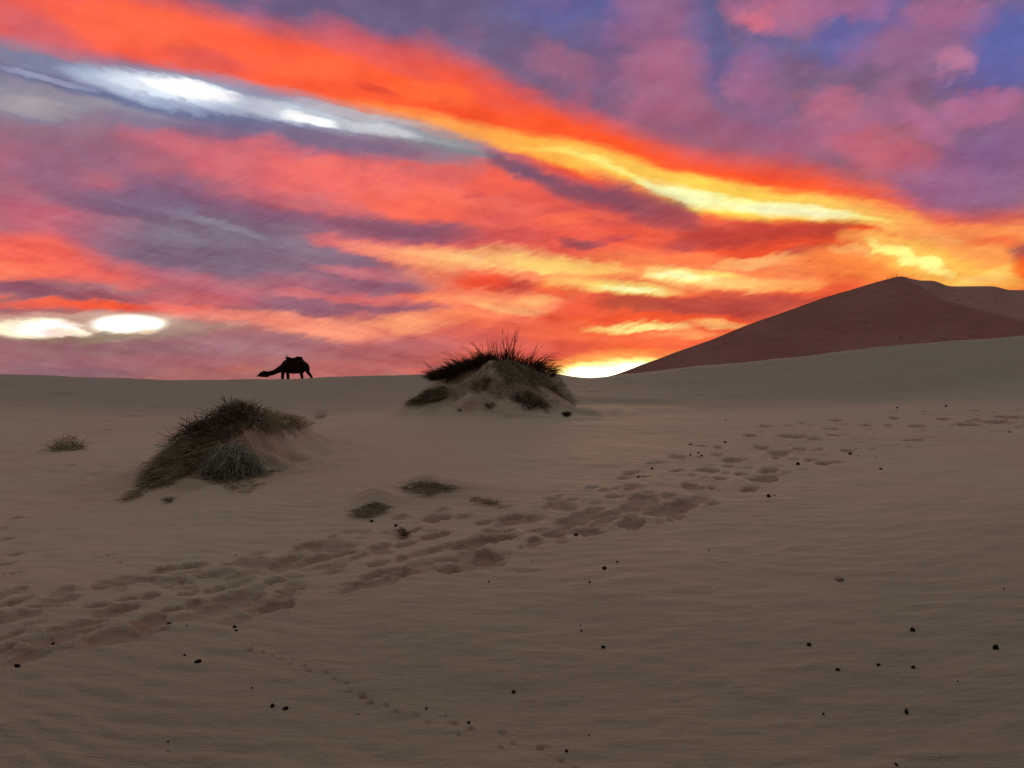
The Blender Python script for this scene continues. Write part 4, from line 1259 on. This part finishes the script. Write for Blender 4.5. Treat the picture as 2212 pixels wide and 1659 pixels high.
# ---------------------------------------------------------------- the camel beyond the ridge
def camel():
    YC = 43.2
    k = YC / F * .576 / 6.144            # metres per unit of the measured outline
    def p(x, z, dy=0.0):
        return at((900 + x / 6.144) * .576, (1250 + z / 6.144) * .576, YC) + np.array([0, dy, 0])
    def R(r, across=None):
        return (r * k, (across if across else r) * k, r * k)
    gz = lambda x, dy: float(smooth_z(p(x, 0)[0], YC + dy))
    def foot(x, dy):
        q = p(x, 1390, dy)
        q[2] = gz(x, dy) + 26 * k * .55
        return q
    def leg(top, rt, knee, shank, fx, dy):
        f = foot(fx, dy)
        kn = p(*knee, dy)
        a = f + (kn - f) * .12 + np.array([0.02, 0, .06])
        return [[(p(*top, dy * .8), R(rt, rt * .7)), (p(*shank, dy), R(38)), (kn, R(33)), (a, R(19)), (f + np.array([0, 0, .02]), R(19))],
                [(f + np.array([-.07, 0, 0]), (.055, .07, .035)), (f + np.array([.05, 0, 0]), (.06, .08, .04))]]
    ch = [[(p(402, 992), R(17, 22)), (p(440, 965), R(28, 30)), (p(500, 925), R(44, 38)), (p(555, 915), R(50, 42)), (p(640, 928), R(56, 36)), (p(730, 920), R(60, 40)), (p(820, 882), R(62, 42)), (p(900, 840), R(76, 48)), (p(975, 800), R(86, 60)), (p(1050, 770), R(118, 90)), (p(1090, 800), R(120, 105))],
          [(p(470, 985), R(22, 22)), (p(530, 985), R(28, 26)), (p(640, 980), R(36, 26))],
          [(p(1070, 790), R(128, 105)), (p(1200, 786), R(153, 125)), (p(1340, 782), R(151, 125)), (p(1440, 765), R(132, 110)), (p(1500, 760), R(95, 90))],
          [(p(1060, 705), R(92, 70)), (p(1130, 670), R(98, 66)), (p(1240, 660), R(94, 60)), (p(1340, 655), R(94, 60)), (p(1420, 690), R(88, 66)), (p(1490, 740), R(84, 76))],
          [(p(548, 868, -.07), R(12, 8)), (p(560, 850, -.09), R(7, 5))], [(p(548, 868, .07), R(12, 8)), (p(560, 850, .09), R(7, 5))],
          [(p(1560, 740), R(10)), (p(1592, 790), R(9)), (p(1600, 850), R(8)), (p(1598, 900), R(12))]]
    ch += leg((1010, 860), 50, (1003, 1140), (1000, 1010), 1000, -.17)
    ch += leg((1075, 860), 46, (1088, 1140), (1088, 1010), 1092, .17)
    ch += [[(p(1470, 800, -.15), R(90, 60)), (p(1430, 910, -.17), R(46, 36)), (p(1448, 1000, -.17), R(34)), (p(1468, 1110, -.17), R(27)), (foot(1452, -.17) + np.array([0, 0, .08]), R(15)), (foot(1448, -.17), R(19))],
           [(foot(1448, -.17) + np.array([-.07, 0, 0]), (.055, .07, .035)), (foot(1448, -.17) + np.array([.05, 0, 0]), (.06, .08, .04))],
           [(p(1515, 790, .15), R(76, 60)), (p(1550, 900, .17), R(42, 34)), (p(1618, 985, .17), R(33)), (p(1650, 1060, .17), R(28)), (foot(1615, .17) + np.array([0, 0, .08]), R(15)), (foot(1608, .17), R(19))],
           [(foot(1608, .17) + np.array([-.07, 0, 0]), (.055, .07, .035)), (foot(1608, .17) + np.array([.05, 0, 0]), (.06, .08, .04))]]
    loc = p(1250, 1300)
    loc[2] = gz(1250, 0)
    root = tag(empty("camel", loc), "dark saddled camel grazing with lowered head beyond the ridge on the left", "camel")
    body("body", ch, .022, MFUR, root, loc, 5)
    root.children[-1].location = (0, 0, 0)
    # riding pads and cloth
    for s in (-1, 1):
        pass
    sd = [[(p(1105, 578, -.2), R(30, 26)), (p(1108, 560), R(28, 30)), (p(1105, 578, .2), R(30, 26))],
          [(p(1108, 572, -.16), R(30)), (p(1200, 596, -.2), R(30)), (p(1290, 590, -.2), R(30)), (p(1340, 565, -.18), R(30)), (p(1405, 568, -.16), R(28))],
          [(p(1108, 572, .16), R(30)), (p(1200, 596, .2), R(30)), (p(1290, 590, .2), R(30)), (p(1340, 565, .18), R(30)), (p(1405, 568, .16), R(28))],
          [(p(1335, 552, -.1), R(24)), (p(1335, 552, .1), R(24))], [(p(1405, 562, -.14), R(24)), (p(1408, 562), R(22)), (p(1405, 562, .14), R(24))],
          [(p(1120, 590), R(36, 60)), (p(1250, 606), R(34, 70)), (p(1400, 592), R(36, 60))]]
    body("saddle", sd, .02, MCLOTH, root, loc, 3)
    V_, Q = [], []
    nx, na = 15, 21
    for layer in (0, 1):
        for i in range(nx):
            x = 1085 + (1440 - 1085) * i / (nx - 1)
            for j in range(na):
                a = (-1 + 2 * j / (na - 1)) * 1.75
                ry = (.33 + .012 * math.sin(i * 1.9 + j) - .02 * layer)
                rz = (150 + 3 * math.sin(j * 1.3 + i)) * k - .02 * layer
                c = p(x, 735)
                V_.append((c[0], YC + ry * math.sin(a), c[2] + rz * math.cos(a) * (1 if math.cos(a) > 0 else 2.0)))
    def vid(l, i, j):
        return (l * nx + i) * na + j
    for i in range(nx - 1):
        for j in range(na - 1):
            Q.append((vid(0, i, j), vid(0, i + 1, j), vid(0, i + 1, j + 1), vid(0, i, j + 1)))
            Q.append((vid(1, i, j + 1), vid(1, i + 1, j + 1), vid(1, i + 1, j), vid(1, i, j)))
    for i in range(nx - 1):
        for j in (0, na - 1):
            Q.append((vid(0, i, j), vid(1, i, j), vid(1, i + 1, j), vid(0, i + 1, j)))
    for j in range(na - 1):
        for i in (0, nx - 1):
            Q.append((vid(0, i, j), vid(0, i, j + 1), vid(1, i, j + 1), vid(1, i, j)))
    mesh_obj("saddle_blanket", V_, Q, MCLOTH, root, True, loc)
    hp = np.array([[p(1062, 490) + (p(1052, 588) - p(1062, 490)) * t for t in np.linspace(0, 1, 4)], [p(1062, 492) + (p(1108, 548) - p(1062, 492)) * t for t in np.linspace(0, 1, 4)]])
    strands("saddle_handle", hp, .016, .016, MSTRAW, root, loc)
    for o in root.children:
        o.location = (0, 0, 0)
    # bring the meshes into the camel's own frame
camel()

# ---------------------------------------------------------------- walkers on the great dune's crest
def person(label, px, tall, stance, facing, parts_from=None):
    i = float(np.interp(px, DINFO[0], DINFO[1]))
    yr = float(np.interp(px, DINFO[0], DINFO[2]))
    c = at(px, i, yr)
    h = tall / 1.72
    s = stance * .16
    def q(x, y, z):
        ca, sa = math.cos(facing), math.sin(facing)
        return c + np.array([(x * ca - y * sa) * h, (x * sa + y * ca) * h, z * h])
    ch = [[(q(0, 0, 1.60), (.085 * h, .095 * h, .11 * h)), (q(.01, 0, 1.63), (.08 * h, .09 * h, .10 * h))],
          [(q(0, 0, 1.42), .05 * h), (q(0, 0, 1.52), .05 * h)],
          [(q(-.15, 0, 1.36), .065 * h), (q(0, 0, 1.38), .09 * h), (q(.15, 0, 1.36), .065 * h)],
          [(q(0, 0, 1.30), (.16 * h, .11 * h, .12 * h)), (q(0, 0, 1.10), (.14 * h, .10 * h, .12 * h)), (q(0, 0, .94), (.15 * h, .11 * h, .11 * h))]]
    for m in (-1, 1):
        ch.append([(q(m * .09, 0, .90), .085 * h), (q(m * .09, m * s, .50), .06 * h), (q(m * .09, m * s * 1.7, .09), .042 * h)])
        ch.append([(q(m * .09, m * s * 1.7 - .02, .05), (.045 * h, .05 * h, .04 * h)), (q(m * .09, m * s * 1.7 + .15, .04), (.04 * h, .05 * h, .03 * h))])
        ch.append([(q(m * .18, 0, 1.34), .05 * h), (q(m * .22, -m * s * .5, 1.08), .04 * h), (q(m * .21, -m * s + .06, .84), .03 * h)])
    o = body("person", ch, .03, MPERSON, None, c, 2)
    tag(o, label, "person", "people on top of the great dune")
for a in [("person standing lowest on the left slope of the great dune crest, apart from the others", 1894, 1.5, .3, 1.2), ("person walking up the crest, leftmost of the close row below the dune top", 1917, 1.2, .8, -1.4),
          ("person second from left in the close row below the dune top", 1923, 1.5, .5, -1.2), ("person third from left in the close row below the dune top", 1929.5, 1.55, .6, -1.5),
          ("tallest person, rightmost of the row just left of the dune top", 1937, 1.9, .2, .3), ("person alone just right of the great dune's top", 1960.5, 1.5, .3, 1.4)]:
    person(*a)

# ================================================================== droppings on the sand
def pellet_mesh(seed):
    bm = bmesh.new()
    bmesh.ops.create_icosphere(bm, subdivisions=3, radius=1)
    r_ = random.Random(seed)
    e = (1.0, r_.uniform(.62, .85), r_.uniform(.6, .75))
    ph = [r_.uniform(0, 6.28) for _ in range(6)]
    for v in bm.verts:
        x, y, z = v.co
        w = 1 + .13 * math.sin(3.1 * x + ph[0]) + .11 * math.sin(4.3 * y + ph[1]) + .08 * math.sin(5.7 * z + ph[2]) + .05 * math.sin(11 * x + ph[3]) * math.sin(13 * y + ph[4])
        w *= 1 - .10 * max(0, x)                     # one end a little pinched
        v.co = Vector((x * e[0] * w, y * e[1] * w, z * e[2] * w + .08 * x * x))
    me = bpy.data.meshes.new("dropping")
    bm.to_mesh(me)
    bm.free()
    me.polygons.foreach_set('use_smooth', np.full(len(me.polygons), True))
    me.materials.append(MPELLET)
    return me
PM = [pellet_mesh(s) for s in range(7)]

DROPS = [
 (2150, 1398, 15, "largest round black dropping, near the right edge of the foreground"),
 (1958, 1537, 13, "large black dropping lowest of those in the right foreground"),
 (1971, 1362, 12, "flat oval dropping highest of those in the right foreground"),
 (1748, 1394, 11, "oval dropping leftmost of the right foreground group"),
 (1898, 1439, 9, "dropping in the middle of the right foreground group"),
 (1973, 1443, 9, "dropping straight below the flat oval one on the right"),
 (1810, 1451, 9, "faint curved dropping below the leftmost one of the right foreground group"),
 (1779, 1544, 6, "tiny dropping left of the lowest large one on the right"),
 (1936, 1655, 9, "dropping cut by the bottom edge of the picture on the right"),
 (2069, 1477, 4, "speck of dropping below left of the largest one"),
 (2169, 1270, 5, "small dropping on bare sand close to the right edge, above the largest one"),
 (1661, 1074, 12, "big black dropping on the sand just below the track on the right"),
 (1673, 1071, 5, "small dropping touching the right side of the big one below the track"),
 (1723, 1003, 11, "big black dropping on the lower edge of the track on the right"),
 (1837, 979, 8, "dropping beyond the upper right end of the track's last deep prints"),
 (1855, 982, 4, "speck beside the dropping beyond the deep prints"),
 (1903, 1015, 7, "lone dropping on smooth sand below right of the track"),
 (1890, 985, 3.5, "speck above the lone dropping right of the track"),
 (1567, 956, 7, "rightmost of the droppings scattered above the track"),
 (1491, 959, 7, "highest left dropping of those scattered above the track"),
 (1518, 961, 5, "second dropping from the left in the upper row above the track"),
 (1509, 980, 5, "left one of the close pair above the track"),
 (1516, 988, 5, "right one of the close pair above the track"),
 (1491, 990, 5, "lowest left dropping of those scattered above the track"),
 (1409, 1014, 7, "dropping above the middle of the track, upper right of a pair"),
 (1378, 1030, 7, "dropping above the middle of the track, lower left of a pair"),
 (1568, 908, 4, "tiny dropping high on the pale slope above the scattered ones"),
 (1938, 884, 6, "dropping above the upper right end of the track, left of two"),
 (2044, 880, 6, "dropping above the upper right end of the track, right of two"),
 (2181, 933, 5.5, "dropping at the right edge just under the end of the track"),
 (1244, 1158, 9, "black dropping in a print on the lower edge of the track, mid picture"),
 (1305, 1231, 11, "oval black dropping on open sand below the middle of the track"),
 (1333, 1214, 6, "small dropping above right of the oval one on open sand"),
 (1274, 1262, 6, "small dropping below left of the oval one on open sand"),
 (1150, 1210, 3.5, "speck on sand left of the droppings below mid track"),
 (1056, 1256, 4.5, "lone speck right under the track left of centre"),
 (1531, 1190, 4, "speck on bare sand right of the picture's middle"),
 (1303, 1398, 10, "black dropping alone in the middle foreground"),
 (1256, 1361, 6, "brownish dropping above left of the middle foreground one"),
 (1254, 1348, 4, "speck right above the brownish dropping"),
 (1110, 1493, 9, "dropping with a scrap of straw right of the small animal trail"),
 (921, 1530, 7, "dropping just above the small animal trail, left of two"),
 (1013, 1562, 8, "dropping touching the small animal trail, right of two"),
 (951, 1545, 3.5, "speck between the prints of the small animal trail"),
 (1224, 1628, 8, "dropping at the bottom of the picture by the end of the trail"),
 (1272, 1590, 4, "speck above the bottom dropping near the trail's end"),
 (589, 1530, 12, "left one of two black droppings under the trail on the lower left"),
 (617, 1536, 11, "right one of two black droppings under the trail on the lower left"),
 (545, 1490, 5, "small dropping above left of the two under the trail"),
 (774, 1538, 4, "speck between the pair of droppings and the trail"),
 (428, 1432, 12, "large black dropping below the track on the left"),
 (399, 1414, 6, "small dropping above left of the large one on the left"),
 (507, 1356, 9, "upper one of two droppings stacked below the track, left of centre"),
 (511, 1364, 7, "lower one of two droppings stacked below the track, left of centre"),
 (365, 1347, 8, "dropping lying on the lower edge of the track on the left"),
 (403, 1356, 4, "speck between the track's lower edge and the stacked pair"),
 (115, 1386, 7, "dropping inside a deep print at the left end of the track"),
 (38, 1440, 12, "large black dropping at the left edge below the track"),
 (363, 1602, 5, "upper speck of two low in the left foreground"),
 (363, 1621, 3.5, "lower speck of two low in the left foreground"),
 (855, 1134, 10, "black dropping between the low dark clump and the brown knot"),
 (803, 1124, 8, "dropping at the foot of the low dark clump beside the track"),
 (510, 1200 + 1, 4, "brown speck on the upper edge of the track on the left"),
]
for i, (px, py, s, lab) in enumerate(DROPS):
    c = hit(px, py)
    z = float(ground_z(c[0], c[1])[0])
    o = bpy.data.objects.new("dropping", PM[i % len(PM)])
    COL.objects.link(o)
    r = s * .52 / F * c[1]
    o.scale = (r, r, r)
    o.rotation_euler = (random.uniform(-.25, .25), random.uniform(-.25, .25), random.choice([random.uniform(-.6, .9), random.uniform(-.6, .9), random.uniform(0, 6.28)]))
    o.location = (c[0], c[1], z + r * .28)
    tag(o, lab, "dropping", "dark droppings scattered on the sand")

# a crust of sand broken out of the slope
c = hit(1813, 1250)
n = 24
V_ = []
r_ = random.Random(3)
for lay in range(3):
    for j in range(n):
        a = 2 * PI * j / n
        rr = (1, .86, .45)[lay] * (1 + .16 * math.sin(3 * a + 1) + .1 * math.sin(7 * a) + r_.uniform(-.05, .05))
        V_.append((c[0] + .027 * rr * math.cos(a), c[1] + .035 * rr * math.sin(a), c[2] + (-.012, .004, .009)[lay] + .004 * math.cos(a)))
Q = [(l * n + j, l * n + (j + 1) % n, (l + 1) * n + (j + 1) % n, (l + 1) * n + j) for l in range(2) for j in range(n)]
V_.append((c[0], c[1], c[2] + .017))
Q += [(2 * n + j, 2 * n + (j + 1) % n, 3 * n, 3 * n) for j in range(0)]
o = mesh_obj("sand_clod", V_[:-1], Q, plain_mat("crust", (.26, .19, .14), (.34, .25, .19), 40, .95), None, True, c)
bm = bmesh.new()
bm.from_mesh(o.data)
bmesh.ops.holes_fill(bm, edges=[e for e in bm.edges if e.is_boundary], sides=0)
bm.to_mesh(o.data)
bm.free()
tag(o, "small flat crust of sand lying on the bare slope, right of centre", "clod")
